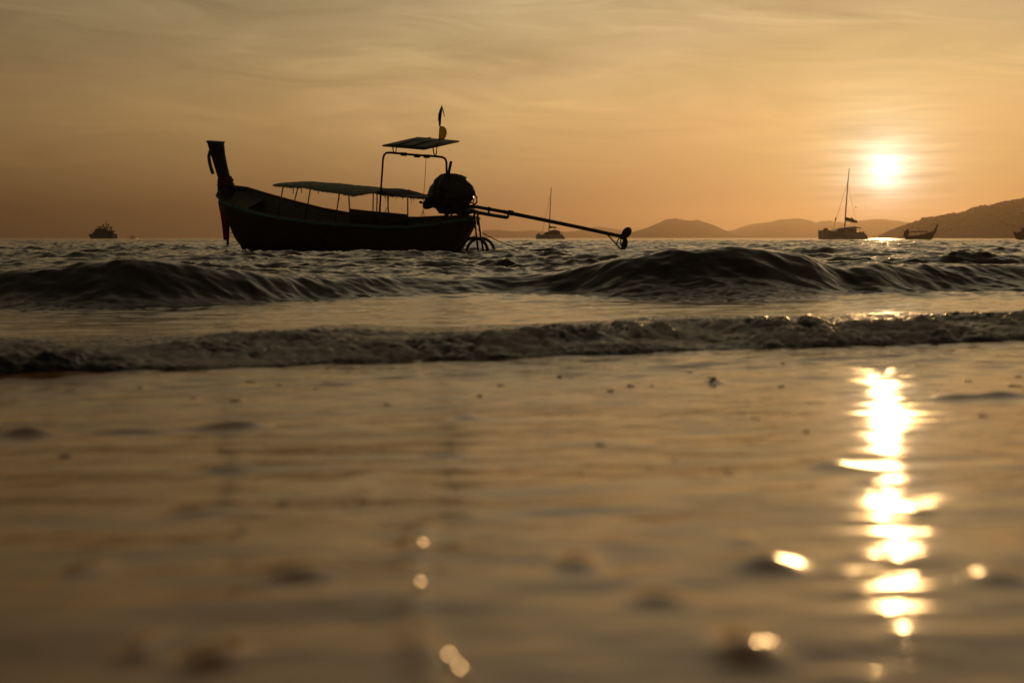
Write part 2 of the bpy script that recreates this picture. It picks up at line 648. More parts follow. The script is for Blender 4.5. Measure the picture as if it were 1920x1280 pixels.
def sea_surface(x, y):
    """returns displaced (x, y, z) of the sea for flat coordinates x, y"""
    yc = interp_s(x, WX, WY)
    hc = interp_s(x, WX, WH)
    t = y - yc
    sf = 0.27 + 0.35 * hc
    front = np.exp(-(np.minimum(t, 0) / sf) ** 2)
    rear = np.exp(-(np.maximum(t, 0) / 1.25) ** 2)
    prof = np.where(t < 0, front, rear)
    z = hc * prof - 0.035 * np.exp(-((t + 2.6 * sf) / .5) ** 2)
    side = np.exp(-(np.maximum(np.abs(x) - 6, 0) / 4) ** 2)
    z = z * side
    # water drawn up the face in slanting braids
    face = np.exp(-((t + .25) / .55) ** 2)
    z = z + face * side * (0.009 * perlin(x * 1.6 + t * 1.5, t * 2.6 - x * .5, 21) + 0.0045 * perlin(x * 4.6 + t * 3.0, t * 1.6 - x * .8, 22))
    # second, lower swell lines further out
    for y0, a, wd, sd in ((17.5, .05, 1.0, 31), (25., .06, 1.6, 32), (36., .06, 2.2, 33)):
        yy = y - y0 - 0.12 * x - 0.9 * perlin(x * .16, x * 0 + .5, sd)
        z = z + a * (0.55 + 0.9 * perlin(x * .22, x * 0 + 2.1, sd + 5)) * np.exp(-(yy / wd) ** 2)
    amp = 0.04 + 0.20 * smooth01((y - 9.8) / 1.5) + 0.55 * smooth01((y - yc - .3) / 3.0)
    amp = amp * np.where(y > 400, 1.0, 1.0)
    hA, ax, ay = sample(TILE_A, x + .11 * y, y)
    hA2, bx, by = sample(TILE_A, 1.37 * y + 13, -x * 1.31 + 7)
    lull = smooth01((y - yc + 2.2) / 1.2) * .85 + .15
    zb, cx, cy = sample(TILE_B, x, y)
    near = np.exp(-(y / 45) ** 2)
    sharp = 1 / (1 + (y / 160) ** 2)
    patch = .70 + .60 * smooth01(.5 + .9 * perlin(x * .13, y * .10, 43)) * (.8 + .5 * perlin(x * .5, y * .3, 44))
    amp = amp * patch
    z = z + amp * hA * 1.15 + amp * .25 * hA2 + near * zb * (0.03 + 1.15 * lull) * (1 + .5 * perlin(x * .8, y * .8, 41))
    # long low ripples on the flat run-out in front of the breaker
    flat = smooth01((yc - .5 - y) / .8)
    z = z + flat * 0.006 * perlin(x * 1.1 + .4 * y, y * 4.5 - x * 1.2, 51) + flat * .0022 * perlin(x * 2.6, y * 11 - x * 3, 52)
    X = x + amp * ax * sharp + near * .6 * cx
    Y = y + amp * ay * sharp + near * .6 * cy
    return X, Y, z


def make_sea():
    r = list(np.arange(0.12, 4.0, 0.026))
    d = r[-1]
    while d < 9.5:
        d += 0.0185
        r.append(d)
    while d < 220:
        d += 0.0032 * (d + 5)
        r.append(d)
    while d < 9000:
        d += 0.022 * d
        r.append(d)
    r = np.array(r)
    nc = 610
    s = np.linspace(-1, 1, nc)
    ext = 0.415 * (r + 5.35) + 2.0
    X = ext[:, None] * s[None, :]
    side = np.array([1.5, 5, 14, 40, 120, 400])
    X = np.concatenate([X[:, :1] - side[::-1][None, :], X, X[:, -1:] + side[None, :]], 1)
    g = np.exp(-r / 12)[:, None]
    Y = 5.33 + r[:, None] + (bore_y(X) - 5.33) * g
    x, y, z = sea_surface(X, Y)
    # beyond the resolved range keep crests only gently varying
    V = np.stack([x, y, z], -1)
    o = grid_mesh('sea', V, M_SEA)
    tag(o, kind='structure')
    print('sea verts', V.shape)
    return o


make_sea()


def beach(x, y):
    """height of the wet beach: level where the foam arrives, rising 2.4 degrees towards the camera"""
    q = np.maximum(bore_y(x) - 1.35 - y, 0)
    return 0.046 * (np.sqrt(q * q + .25) - .5)


def at_ground(px, py):
    d = ray(px, py)
    z = 0.0
    for _ in range(12):
        t = (z - CAM_H) / d[2]
        z = float(beach(np.array([d[0] * t]), np.array([d[1] * t]))[0])
    return d[0] * t, d[1] * t


# small humps of water on the wet sand: (px, py, length px, height m)
HUMPS = [(440, 800, 120, .016), (250, 812, 150, .008), (40, 816, 110, .014), (620, 802, 200, .004), (1840, 747, 260, .012), (1560, 873, 120, .006),
         (1340, 716, 30, .008), (840, 855, 90, .006), (870, 782, 70, .006), (420, 880, 110, .006), (400, 1238, 110, .006), (1400, 1232, 130, .008),
         (1080, 1062, 90, .006), (1440, 1058, 120, .007), (1230, 1125, 110, .006), (560, 1085, 150, .006), (380, 960, 120, .005),
         (1390, 1010, 60, .004), (700, 890, 90, .004), (1880, 1085, 120, .006), (260, 1220, 70, .005), (150, 1075, 80, .004)]


GLINTS = [(1553, 1218), (1662, 1150), (1700, 1188), (1727, 1224), (1571, 1072), (1672, 1052), (1712, 1056), (1728, 1082), (1642, 972), (1728, 958),
          (1766, 946), (1548, 790), (1574, 840), (1693, 815), (1742, 815), (1902, 808), (1785, 1228), (1610, 1040), (1600, 1110), (1640, 1268), (1580, 1262), (1625, 905), (1680, 935)]


def swash_height(x, y):
    z = beach(x, y) + 0.0026 * fbm(x * 2.1 - .7 * y, y * 4.2, 2, 61) + .0017 * perlin(x * 5 + 2 * y, y * 11, 63) * (1 + perlin(x * 1.2, y * 1.9, 59))
    z = z + .0008 * np.exp(-(y / 3.0) ** 4) * perlin(x * 17, y * 21, 62) * (1 + perlin(x * 3, y * 3, 60))
    # short ripples of the run-up, strongest next to the foam
    q = bore_y(x) - y
    far = np.exp(-np.maximum(q, 0) / 1.0)
    mod = .5 + .9 * smooth01(.5 + perlin(x * 1.7, y * 2.2 - x, 68))
    z = z + far * mod * (0.0050 * perlin(x * 3.2, y * 13 - 5.2 * x, 64) + .0034 * perlin(x * 5.5, y * 24 - 9.5 * x, 65) + .0010 * perlin(x * 11, y * 45 - 17 * x, 69))
    for px, py, ln, h in HUMPS:
        cx, cy = at_ground(px, py)
        sx = ln / F * cy * .42
        sy = 0.022 + cy * .010
        dx, dy = x - cx, y - cy - .08 * (x - cx)
        z = z + 1.5 * h * np.exp(-(dx / sx) ** 2) * np.exp(-(dy / np.where(dy < 0, sy, sy * 1.6)) ** 2) * (1 + .4 * perlin(x * 9, y * 4, 66))
    # little domes of water, added to make sun glints beside the glitter path
    for px, py in GLINTS:
        cx, cy = at_ground(px, py)
        r2 = ((x - cx) ** 2 + (y - cy) ** 2) / (.011 + .002 * cy) ** 2
        z = z + .0024 * np.exp(-r2)
    # a low ridge left behind a shell, pointing at the camera
    ax, ay = at_ground(800, 966)
    bx, by = at_ground(845, 1262)
    tt = np.clip((ay - y) / (ay - by), 0, 1.2)
    lx = ax + (bx - ax) * tt - .03 * np.sin(tt * 2.6)
    z = z + .006 * np.exp(-((x - lx) / .014) ** 2) * smooth01((ay - y) / .1) * (.8 + .5 * perlin(y * 14, y * 0, 67))
    return z


def make_wet_sand():
    ys = np.concatenate([np.linspace(-60, 0.2, 30), np.linspace(0.4, 1.0, 10), np.arange(1.02, 3.0, 0.011)])
    ys = np.concatenate([ys, np.arange(ys[-1] + .0085, 7.6, .0085)])
    nc = 350
    s = np.linspace(-1, 1, nc)
    ext = np.where(ys < 1, np.interp(ys, [-60, 0, 1], [60, 4, 1.6]), 0.42 * ys + 1.18)
    X = ext[:, None] * s[None, :]
    side = np.array([.3, .8, 1.8, 4, 9, 20, 60])
    X = np.concatenate([X[:, :1] - side[::-1][None, :], X, X[:, -1:] + side[None, :]], 1)
    Y = np.repeat(ys[:, None], X.shape[1], 1)
    lim = bore_y(X) + 0.30
    Y = np.minimum(Y, lim)
    Z = swash_height(X, Y)
    Z = np.where(Y > bore_y(X) + .12, -0.03, Z)
    o = grid_mesh('wet_sand', np.stack([X, Y, Z], -1), M_SAND)
    tag(o, kind='structure')


make_wet_sand()


def make_foam():
    xs = np.concatenate([np.linspace(-90, -16, 12), np.linspace(-15, -5.3, 110), np.arange(-5.2, 7.2, 0.0142), np.linspace(7.3, 16, 100), np.linspace(17, 90, 12)])
    T = np.concatenate([np.linspace(0, .30, 34), np.linspace(.309, 1.0, 70), np.linspace(1.012, 2.4, 84)])
    base = np.interp(T, [0, .04, .1, .3, .8, 1.4, 1.9, 2.4], [-.015, .004, .011, .018, .026, .022, .009, -.02])
    X = np.repeat(xs[:, None], len(T), 1)
    Tm = np.repeat(T[None, :], len(xs), 0)
    hvar = np.interp(xs, [-4, -2, -.5, 2, 4], [.7, .72, .95, 1.0, 1.0]) + .22 * perlin(xs * .9, xs * 0 + .4, 71) + .22 * perlin(xs * 2.7, xs * 0 + .8, 72)
    Z = base[None, :] * np.where(base[None, :] > 0, hvar[:, None], 1)
    Y = bore_y(X) + Tm * (1 + .25 * perlin(xs * 1.3, xs * 0 + 1.4, 73))[:, None]
    # gradient normals
    P = np.stack([X, Y, Z], -1)
    du = np.gradient(P, axis=0)
    dv = np.gradient(P, axis=1)
    Nn = np.cross(du, dv)
    Nn /= np.linalg.norm(Nn, axis=-1, keepdims=True) + 1e-9
    wx, wy, wz = X + .03 * perlin(X * 6, Y * 6, 74), Y + .03 * perlin(X * 5, Y * 5, 78), Z + .02 * perlin(X * 8, Y * 8, 79)

    def bub(sc, seed):
        f = worley(wx * sc, wy * sc, wz * sc, seed)
        return np.sqrt(np.clip(1 - (f / .85) ** 2, 0, 1))
    env = np.interp(T, [0, .03, .10, .5, 1.0, 1.5, 2.0, 2.4], [.25, .6, 1, 1, .62, .36, .2, 0])[None, :]
    patch = .45 + .75 * smooth01(.5 + 1.0 * perlin(X * 1.6, Y * 2.1, 75))
    big = smooth01(.5 + 1.1 * perlin(X * 1.1 + 4, Y * 1.4, 77))
    disp = env * patch * (.050 * big * bub(8.0, 1) + .036 * bub(14, 9) + .020 * bub(26, 17) + .010 * bub(50, 23) - .032)
    disp += env * .010 * perlin(X * 2.5, Y * 2.5, 76)
    P = P + Nn * disp[..., None]
    o = grid_mesh('surf_foam', P, M_FOAM)
    dens = np.interp(T, [0, .1, .4, .9, 1.5, 2.0, 2.4], [.6, 1, 1, .8, .5, .25, 0])[None, :] * (.75 + .5 * smooth01(.5 + perlin(X * 2.2, Y * 3.1, 80)))
    at = o.data.attributes.new('froth', 'FLOAT', 'POINT')
    at.data.foreach_set('value', dens.reshape(-1).astype(np.float32))
    tag(o, 'rolling line of tumbling brown grey foam where the wave runs up the wet sand', 'foam', kind='stuff')


make_foam()


# ------------------------------------------------------------------ hills
def ridge(name, D, pts, depth, seed, rough=1.0, nx=260, ny=22):
    xs = np.array([(p[0] - 960) / F * D for p in pts])
    zs = np.array([(446 - p[1]) / F * D + CAM_H for p in pts])
    gx = np.linspace(xs[0], xs[-1], nx)
    gz = np.interp(gx, xs, zs)
    kk = np.exp(-np.linspace(-2, 2, 5) ** 2)
    gz = np.convolve(np.pad(gz, 2, mode='edge'), kk / kk.sum(), 'valid')
    sx = (gx - gx[0])
    step = D / F
    v = np.linspace(-1, 1, ny)
    X = np.repeat(gx[None, :], ny, 0)
    Y = D + depth * v[:, None] + 0 * X
    c = np.cos(v * np.pi / 2)[:, None] ** .8
    nz = 1 + .22 * perlin(X / (60 * step), Y / (60 * step), seed) * (1 - c) * 1.5
    Z = gz[None, :] * c * nz + rough * step * 1.2 * fbm(X / (9 * step), Y / (9 * step), 3, seed + 3) * np.minimum(1, gz[None, :] / (6 * step)) * c
    Z = np.maximum(Z, -0.5)
    Z[0] = Z[-1] = -0.8
    o = grid_mesh(name, np.stack([X, Y, Z], -1), M_HILL)
    tag(o, kind='structure')
    return gx, gz


ridge('island_hills', 7600, [(880, 446), (905, 432), (935, 431), (965, 434), (1000, 432), (1040, 436), (1080, 433), (1120, 425), (1150, 429), (1190, 437), (1200, 446)], 500, 81, .6)
ridge('island_hills', 5200, [(1165, 446), (1190, 434), (1215, 427), (1232, 420), (1248, 412), (1262, 410), (1280, 413), (1295, 415), (1303, 413), (1315, 416), (1330, 422), (1345, 430), (1358, 436), (1380, 446)], 420, 82)
ridge('island_hills', 6400, [(1330, 446), (1362, 437), (1385, 429), (1405, 421), (1420, 419), (1438, 418), (1460, 412), (1480, 411), (1497, 410), (1512, 414), (1525, 418), (1545, 414), (1570, 417), (1590, 420), (1612, 414), (1640, 411), (1665, 413), (1695, 417), (1720, 421), (1760, 430), (1800, 446)], 450, 83)
hx, hz = ridge('headland', 1900, [(1690, 446), (1697, 436), (1706, 426), (1712, 420), (1722, 417), (1735, 411), (1750, 410), (1764, 407), (1776, 404), (1784, 403), (1792, 405), (1806, 400), (1820, 396), (1832, 391), (1840, 389), (1858, 390), (1866, 385), (1880, 382), (1896, 378), (1910, 377), (1925, 373), (1960, 366), (2010, 352), (2080, 340), (2160, 345), (2260, 360), (2380, 400), (2420, 446)], 190, 84, 1.4, 420, 26)


def headland_trees():
    bm = bmesh.new()
    ico = bmesh.ops.create_icosphere(bm, subdivisions=1, radius=1)
    v0 = np.array([v.co[:] for v in bm.verts])
    f0 = [[v.index for v in f.verts] for f in bm.faces]
    bm.free()
    vs, fs = [], []
    rr = random.Random(5)
    for i in range(2600):
        x = rr.uniform(hx[3], hx[int(len(hx) * .55)])
        gz = float(np.interp(x, hx, hz))
        k = rr.uniform(-.75, .12)
        z = gz * max(0, math.cos(k * math.pi / 2)) ** .8
        r = rr.uniform(1.4, 3.0) * min(1, .4 + gz / 40)
        sc = np.array([r * rr.uniform(.8, 1.5), r, r * rr.uniform(.6, 1.15)])
        b = len(vs)
        jit = np.array([[rr.uniform(.75, 1.25)] for _ in v0])
        for q in v0 * jit * sc + np.array([x, 1900 + 190 * k, z + r * .1]):
            vs.append(q)
        fs += [tuple(a + b for a in f) for f in f0]
    o = obj('headland_forest', vs, fs, M_TREE)
    tag(o, 'dark mass of treetops covering the headland at the right', 'forest', kind='stuff')


headland_trees()

# ------------------------------------------------------------------ the long-tail boat
PSI, ROLL, TRIM = R(32), R(9), R(4)
ORG = np.array([(660 - 960) / F * 45, 45.0, 0.0])
_a = np.array([math.cos(PSI), -math.sin(PSI), 0])
_n = np.array([math.sin(PSI), math.cos(PSI), 0])
_z = np.array([0, 0, 1.0])
A_ = _a * math.cos(TRIM) - _z * math.sin(TRIM)
Z2 = _z * math.cos(TRIM) + _a * math.sin(TRIM)
N_ = _n * math.cos(ROLL) + Z2 * math.sin(ROLL)
Z_ = np.cross(A_, N_)
RB = np.stack([A_, N_, Z_], 1)
MB = Matrix([[*RB[0], ORG[0]], [*RB[1], ORG[1]], [*RB[2], ORG[2]], [0, 0, 0, 1]])
_o = RB.T @ (np.array([0, 0, CAM_H]) - ORG)


def L(px, py, v=0.0):
    """boat coordinates (aft, athwart, up) of the point seen at a photograph pixel, measured in the boat's plane 'athwart = v'"""
    d = RB.T @ ray(px, py)
    return _o + (v - _o[1]) / d[1] * d


def to_px(q):
    p = RB @ np.array(q, float) + ORG - np.array([0, 0, CAM_H])
    fw = p[1] * math.cos(PITCH) - p[2] * math.sin(PITCH)
    up = p[1] * math.sin(PITCH) + p[2] * math.cos(PITCH)
    return 960 + F * p[0] / fw, 640 - F * up / fw


def L2(px, py, v=0.0):
    q = L(px, py, v)
    return (q[0], q[2])


boat = empty('longtail_boat', MB)
tag(boat, 'large dark wooden long-tail boat with tall prow post, canopy and long propeller shaft', 'boat')

near_px = [(425, 352, .06), (411, 359, .24), (407.5, 366, .38), (420, 380, .56), (447, 390, .7), (485, 402, .82), (535, 411, .91), (597, 419, .96),
           (660, 423, .98), (715, 426, .96), (765, 426, .9), (815, 421, .74), (850, 415, .5), (886, 411, .16)]
far_px = [(427, 350), (442, 352), (485, 360), (535, 374), (577, 385), (635, 399), (660, 402), (720, 408), (800, 409), (850, 405), (893, 408)]
nearL = [L(a, b, -B) for a, b, B in near_px]
us = np.array([q[0] for q in nearL])
# stations ordered along the hull; the first three lie on the bluff bow
Bs = np.array([p[2] for p in near_px])
wn = np.array([q[2] for q in nearL])
order = np.argsort(us)
fu, fw = [], []
for a, b in far_px:
    q = L(a, b, 0.6)
    for _ in range(5):
        q = L(a, b, float(np.interp(q[0], us[order], Bs[order])))
    fu.append(q[0])
    fw.append(q[2])
fo = np.argsort(fu)
wf = np.interp(us, np.array(fu)[fo], np.array(fw)[fo])
wf[0] = wn[0]
# stem profile (centre line), bow overhang
stem_px = [(420, 372), (424, 388), (430, 405), (436, 420), (442, 432), (447, 444), (452, 456), (458, 468)]
stem = [L(a, b, 0) for a, b in stem_px]
st_u = np.array([q[0] for q in stem])
st_w = np.array([q[2] for q in stem])
stern_px = [(893, 412), (892, 422), (882, 430), (877, 442), (868, 460), (862, 472)]
stern = [L(a, b, -.15) for a, b in stern_px]


def build_hull():
    K = 9
    rows_n, rows_f, keel = [], [], []
    inner_n, inner_f = [], []
    for i in range(len(us)):
        u, B = us[i], Bs[i]
        # keel depth below the gunwale
        f = i / (len(us) - 1)
        ku = u + (0.62 * (1 - min(1, i / 4.0)) if i < 4 else 0)
        kw = float(np.interp(ku, st_u, st_w)) if ku < st_u[-1] else -0.35
        ku -= {1: .78, 2: .50, 3: .22}.get(len(us) - i, 0)
        if i >= len(us) - 2:
            kw = .05
        elif i >= len(us) - 4:
            kw = -.25
        ln, lf = [], []
        for k in range(K):
            t = k / (K - 1)                        # 0 gunwale .. 1 keel
            bb = B * (1 - t ** 2.4) ** .75 if t < 1 else 0
            bb *= 1 - .10 * math.sin(math.pi * t)
            uu = u + (ku - u) * t
            ln.append((uu, -bb, wn[i] + (kw - wn[i]) * t))
            lf.append((uu, bb, wf[i] + (kw - wf[i]) * t))
        rows_n.append(ln)
        rows_f.append(lf)
    vs, fs = [], []

    def skin(rows, flip):
        b = len(vs)
        for r in rows:
            vs.extend(r)
        n = len(rows)
        for i in range(n - 1):
            for k in range(K - 1):
                q = (b + i * K + k, b + (i + 1) * K + k, b + (i + 1) * K + k + 1, b + i * K + k + 1)
                fs.append(q[::-1] if flip else q)
        return b
    bn = skin(rows_n, False)
    bf = skin(rows_f, True)
    n = len(us)
    # transom and bow closing strips
    for k in range(K - 1):
        fs.append((bn + (n - 1) * K + k, bf + (n - 1) * K + k, bf + (n - 1) * K + k + 1, bn + (n - 1) * K + k + 1))
        fs.append((bn + k, bn + k + 1, bf + k + 1, bf + k))
    return vs, fs, rows_n, rows_f


hv, hf, rows_n, rows_f = build_hull()
hull = obj('hull', hv, hf, M_WOOD, boat)
sd = hull.modifiers.new('thickness', 'SOLIDIFY')
sd.thickness = .035
sd.offset = 0
# clinker seams: shallow strakes lying along the side
for k in (2, 3, 4):
    pts = [(r[k][0], r[k][1] - .012, r[k][2]) for r in rows_n[2:]]
    obj('strake', *tube(pts, .016, 5), M_WOOD, hull)
gn = [(q[0], q[1] - .02, q[2] - .01) for q in (r[0] for r in rows_n)]
gf = [(q[0], q[1] + .02, q[2] - .01) for q in (r[0] for r in rows_f)]


def ribbon_rail(pts, r1, r2):
    v, f = tube(pts, r1, 8)
    return v, f


obj('gunwale_rail', *ribbon_rail(gn, .050, .03), M_TEAL, boat)
obj('gunwale_rail', *ribbon_rail(gf, .050, .03), M_WOOD, boat)
inn = [(q[0] + .02, q[1] + .05, q[2] + .05) for q in gn[1:]]
obj('inner_rail', *tube(inn, .028, 6), M_INNER, boat)
# floor boards and thwarts
flv, flf = [], []
for i in range(3, len(us) - 1):
    hw = Bs[i] * .75
    flv += [(us[i], -hw, .35), (us[i], hw, .35)]
for i in range(len(flv) // 2 - 1):
    flf.append((2 * i, 2 * i + 1, 2 * i + 3, 2 * i + 2))
obj('floor', flv, flf, M_INNER, boat)
for u in (-2.6, -1.2, .2, 1.6):
    obj('bench', *box((u, 0, .62), (.28, 1.5, .04)), M_INNER, boat)
# fore deck inside the bow
bd = [rows_n[2][0], rows_n[3][0], rows_n[4][0], rows_f[4][0], rows_f[3][0], rows_f[2][0]]
bdv = [(q[0], q[1] * .93, q[2] - .14) for q in bd]
obj('fore_deck', bdv, [(0, 1, 4, 5), (1, 2, 3, 4)], M_INNER, boat)

# inner side planking on the far side, seen above the near rail
ipv, ipf = [], []
for i in range(3, len(us) - 3):
    for k in (0, 2, 4):
        q = rows_f[i][k]
        ipv.append((q[0], q[1] - .045 - .02 * k, q[2] - (.02 if k == 0 else 0)))
for i in range(len(ipv) // 3 - 1):
    for k in range(2):
        ipf.append((3 * i + k, 3 * i + 3 + k, 3 * i + 4 + k, 3 * i + 1 + k))
obj('ceiling_plank', ipv, ipf, M_INNER, boat)

# stern: rounded deck block under the engine
sp = [L2(a, b, -.1) for a, b in [(833, 413), (846, 405), (868, 403), (884, 407), (893, 413), (892, 423), (882, 431), (875, 442), (866, 458), (860, 470), (838, 474), (836, 430)]]
obj('stern_block', *prism(sp, -.12, .14), M_WOOD, boat, smooth=False)

# prow post
pp = [(390, 264.5), (417.5, 266.5), (420, 290), (424, 311), (429.5, 333), (436, 345), (442, 352), (432, 372), (420, 388), (411, 366), (410, 352), (411.5, 335), (404, 311), (396, 285)]
post = obj('prow_post', *prism([L2(a, b, 0) for a, b in pp], 0.0, .075), M_PROW, boat, smooth=False)
bv = post.modifiers.new('bevel', 'BEVEL')
bv.width = .02
bv.segments = 2
capp = [L2(a, b, 0) for a, b in [(389.6, 263.6), (417.8, 265.6), (418.2, 269.5), (390.6, 267.5)]]
obj('prow_cap', *prism(capp, 0.0, .082), M_TEAL, post, smooth=False)
stempost = tube([(q[0] - .01, 0, q[2]) for q in stem], .055, 6)
obj('stem_post', *stempost, M_WOOD, boat)

# canopy in two lengths
def canopy(name, top_px, low_px, mat, seed, drop=.0):
    """arched cloth: ridge on the centre line seen at top_px, near edge at low_px"""
    n = 26
    xa, xb = low_px[0][0], low_px[-1][0]
    tx = [p[0] for p in top_px]
    ty = [p[1] for p in top_px]
    lx = [p[0] for p in low_px]
    ly = [p[1] for p in low_px]
    V = []
    for i in range(n):
        s = i / (n - 1)
        px = xa + (xb - xa) * s
        e = L(px, np.interp(px, lx, ly), -.82)
        u = e[0]
        # arch height so that the outline of the cloth follows top_px
        drop = .17
        lo, hi = 0.0, .45
        for _ in range(14):
            rg = (lo + hi) / 2
            over = False
            for vv in np.linspace(-.7, .82, 9):
                arch = 1 - (vv / .82) ** 2
                qx, qy = to_px((u, vv, e[2] - drop * (vv + .82) / 1.64 + rg * arch ** .8))
                if qy < np.interp(qx, tx, ty):
                    over = True
            if over:
                hi = rg
            else:
                lo = rg
        row = []
        for k in range(11):
            vv = -.82 + 1.64 * k / 10
            arch = 1 - (vv / .82) ** 2
            w_ = e[2] - drop * (vv + .82) / 1.64 + lo * arch ** .8
            w_ += .008 * math.sin(5 * u + 3 * vv + seed) * (1 - .5 * arch) + .007 * math.sin(17 * u + seed)
            row.append((u, vv, w_))
        V.append(row)
    vs, fs = [], []
    for r in V:
        vs += r
    for i in range(n - 1):
        for k in range(10):
            fs.append((i * 11 + k, i * 11 + k + 1, i * 11 + 12 + k, i * 11 + 11 + k))
    o = obj(name, vs, fs, mat, boat)
    m = o.modifiers.new('cloth', 'SOLIDIFY')
    m.thickness = .022
    rr = random.Random(seed)
    fv, ff = [], []
    # ragged hem hanging below the near edge
    for i in range(n - 1):
        a, b = V[i][0], V[i + 1][0]
        for j in range(4):
            t0, t1 = j / 4, (j + 1) / 4
            p0 = [a[q] + (b[q] - a[q]) * t0 for q in range(3)]
            p1 = [a[q] + (b[q] - a[q]) * t1 for q in range(3)]
            h = rr.uniform(.015, .05) if rr.random() < .93 else rr.uniform(.1, .24)
            bb = len(fv)
            fv += [(p0[0], p0[1] - .014, p0[2] + .005), (p1[0], p1[1] - .014, p1[2] + .005), (p1[0] - .01, p1[1] - .02, p1[2] - h * rr.uniform(.6, 1)), (p0[0] + .01, p0[1] - .02, p0[2] - h)]
            ff.append((bb, bb + 1, bb + 2, bb + 3))
    h_ = obj('frayed_hem', fv, ff, mat, o)
    mm = h_.modifiers.new('cloth', 'SOLIDIFY')
    mm.thickness = .008
    return o


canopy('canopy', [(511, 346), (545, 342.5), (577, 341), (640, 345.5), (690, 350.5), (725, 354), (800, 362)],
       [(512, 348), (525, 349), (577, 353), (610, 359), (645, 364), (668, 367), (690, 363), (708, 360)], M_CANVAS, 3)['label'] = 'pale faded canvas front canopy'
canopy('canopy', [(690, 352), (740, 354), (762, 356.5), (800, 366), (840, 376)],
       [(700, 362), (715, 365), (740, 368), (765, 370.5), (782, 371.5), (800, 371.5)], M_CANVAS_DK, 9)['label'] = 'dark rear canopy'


def post_px(a, b, va, vb, r=.02, name='canopy_post', mat=M_METAL, n=6):
    return obj(name, *tube([L(*a, va), L(*b, vb)], r, n), mat, boat)


for a, b in (((531, 350), (520, 408)), ((582, 354), (572, 414)), ((636, 364), (628, 420)), ((654, 367), (657, 422)), ((707, 362), (706, 424)), ((727, 368), (729, 424)), ((764.5, 371), (764.5, 424))):
    post_px(a, b, -.8, -.9)
for a, b in (((560, 347), (552, 377)), ((700, 356), (699, 404))):
    post_px(a, b, .8, .9, name='canopy_post')
# side screen between the rear posts
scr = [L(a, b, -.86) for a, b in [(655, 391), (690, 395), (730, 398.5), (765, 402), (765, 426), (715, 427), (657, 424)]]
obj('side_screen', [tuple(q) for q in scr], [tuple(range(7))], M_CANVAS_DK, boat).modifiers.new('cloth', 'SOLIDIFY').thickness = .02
brc = tube([L(722, 397, -.8), L(727, 388, -.8)], .012, 5)
obj('canopy_brace', *brc, M_METAL, boat)

# helm hoop and its little roof
vl, vr = -.75, -.2


def hp(px, py):
    s = (px - 711) / (837 - 711)
    return L(px, py, vl + (vr - vl) * s)


hoop = [(711, 424), (712.5, 390), (715, 350), (718.5, 297), (720, 291), (724, 287), (730, 286.2), (740, 287), (760, 289), (782, 291), (800, 292), (820, 293.5), (830, 295), (835, 298), (837, 304), (837.5, 325), (837, 408)]
obj('helm_hoop', *tube([hp(a, b) for a, b in hoop], .034, 8), M_METAL, boat)
for a, b in ((757, 288.5), (782, 291.5), (800, 292.5)):
    q = hp(a, b)
    obj('clamp', *tube([q - np.array([.09, 0, .01]), q + np.array([.09, 0, -.01])], .055, 8), M_METAL, boat)
rc = [L(718, 272.5, -.9), L(795, 279, -.9), L(860, 264.5, .9), L(783, 257.5, .9)]
rc = [np.array(q) for q in rc]
nx_, ny_ = 8, 6
rv, rf = [], []
for i in range(nx_ + 1):
    for j in range(ny_ + 1):
        s, t = i / nx_, j / ny_
        p = (rc[0] * (1 - s) + rc[1] * s) * (1 - t) + (rc[3] * (1 - s) + rc[2] * s) * t
        p = p + np.array([0, 0, .05 * math.sin(math.pi * s) * math.sin(math.pi * t)])
        rv.append(p)
for i in range(nx_):
    for j in range(ny_):
        k = i * (ny_ + 1) + j
        rf.append((k, k + 1, k + ny_ + 2, k + ny_ + 1))
hroof = obj('helm_roof', rv, rf, M_ROOF, boat)
hroof.modifiers.new('sheet', 'SOLIDIFY').thickness = .012
obj('roof_rim', *tube([q + np.array([0, 0, -.012]) for q in rc], .026, 6, closed=True), M_METAL, hroof)
for s in (.33, .66):
    a = rc[0] * (1 - s) + rc[1] * s
    b = rc[3] * (1 - s) + rc[2] * s
    obj('roof_batten', *tube([a + np.array([0, 0, .03]), (a + b) / 2 + np.array([0, 0, .075]), b + np.array([0, 0, .03])], .016, 5), M_METAL, hroof)
m0 = (rc[0] + rc[3]) / 2
m1 = (rc[1] + rc[2]) / 2
obj('roof_batten', *tube([m0, (m0 + m1) / 2 + np.array([0, 0, .06]), m1], .018, 5), M_METAL, hroof)
for pts in ([(736.5, 275), (737, 281), (738.5, 286), (740, 287.5), (742, 286), (743, 281), (743, 276)], [(811.5, 275), (812.5, 282), (814, 289), (816, 292.5), (818, 289), (819, 282), (819.5, 272)]):
    obj('roof_bracket', *tube([hp(a, b) for a, b in pts], .018, 6), M_METAL, boat)
# control line and stays
obj('steering_cord', *tube([hp(799, 293.5), L(796.5, 340, -.3), L(794, 372, -.3), L(793, 408, -.3)], .009, 4), M_ROPE, boat)
for a, b in (((793, 395), (786, 414)), ((794, 396), (798, 413))):
    obj('steering_cord', *tube([L(*a, -.3), L(*b, -.3)], .008, 4), M_ROPE, boat)
lp = [(766, 413), (768, 409), (775, 407.5), (785, 407), (795, 407.5), (806, 411), (820, 420), (834, 431), (847, 444)]
obj('slack_rope', *tube([L(a, b, -1.0 + .02 * i) for i, (a, b) in enumerate(lp)], .012, 5), M_ROPE, boat)
obj('slack_rope', *tube([L(a, b, -.96) for a, b in [(700, 424), (728, 417), (750, 412), (768, 410)]], .012, 5), M_ROPE, boat)

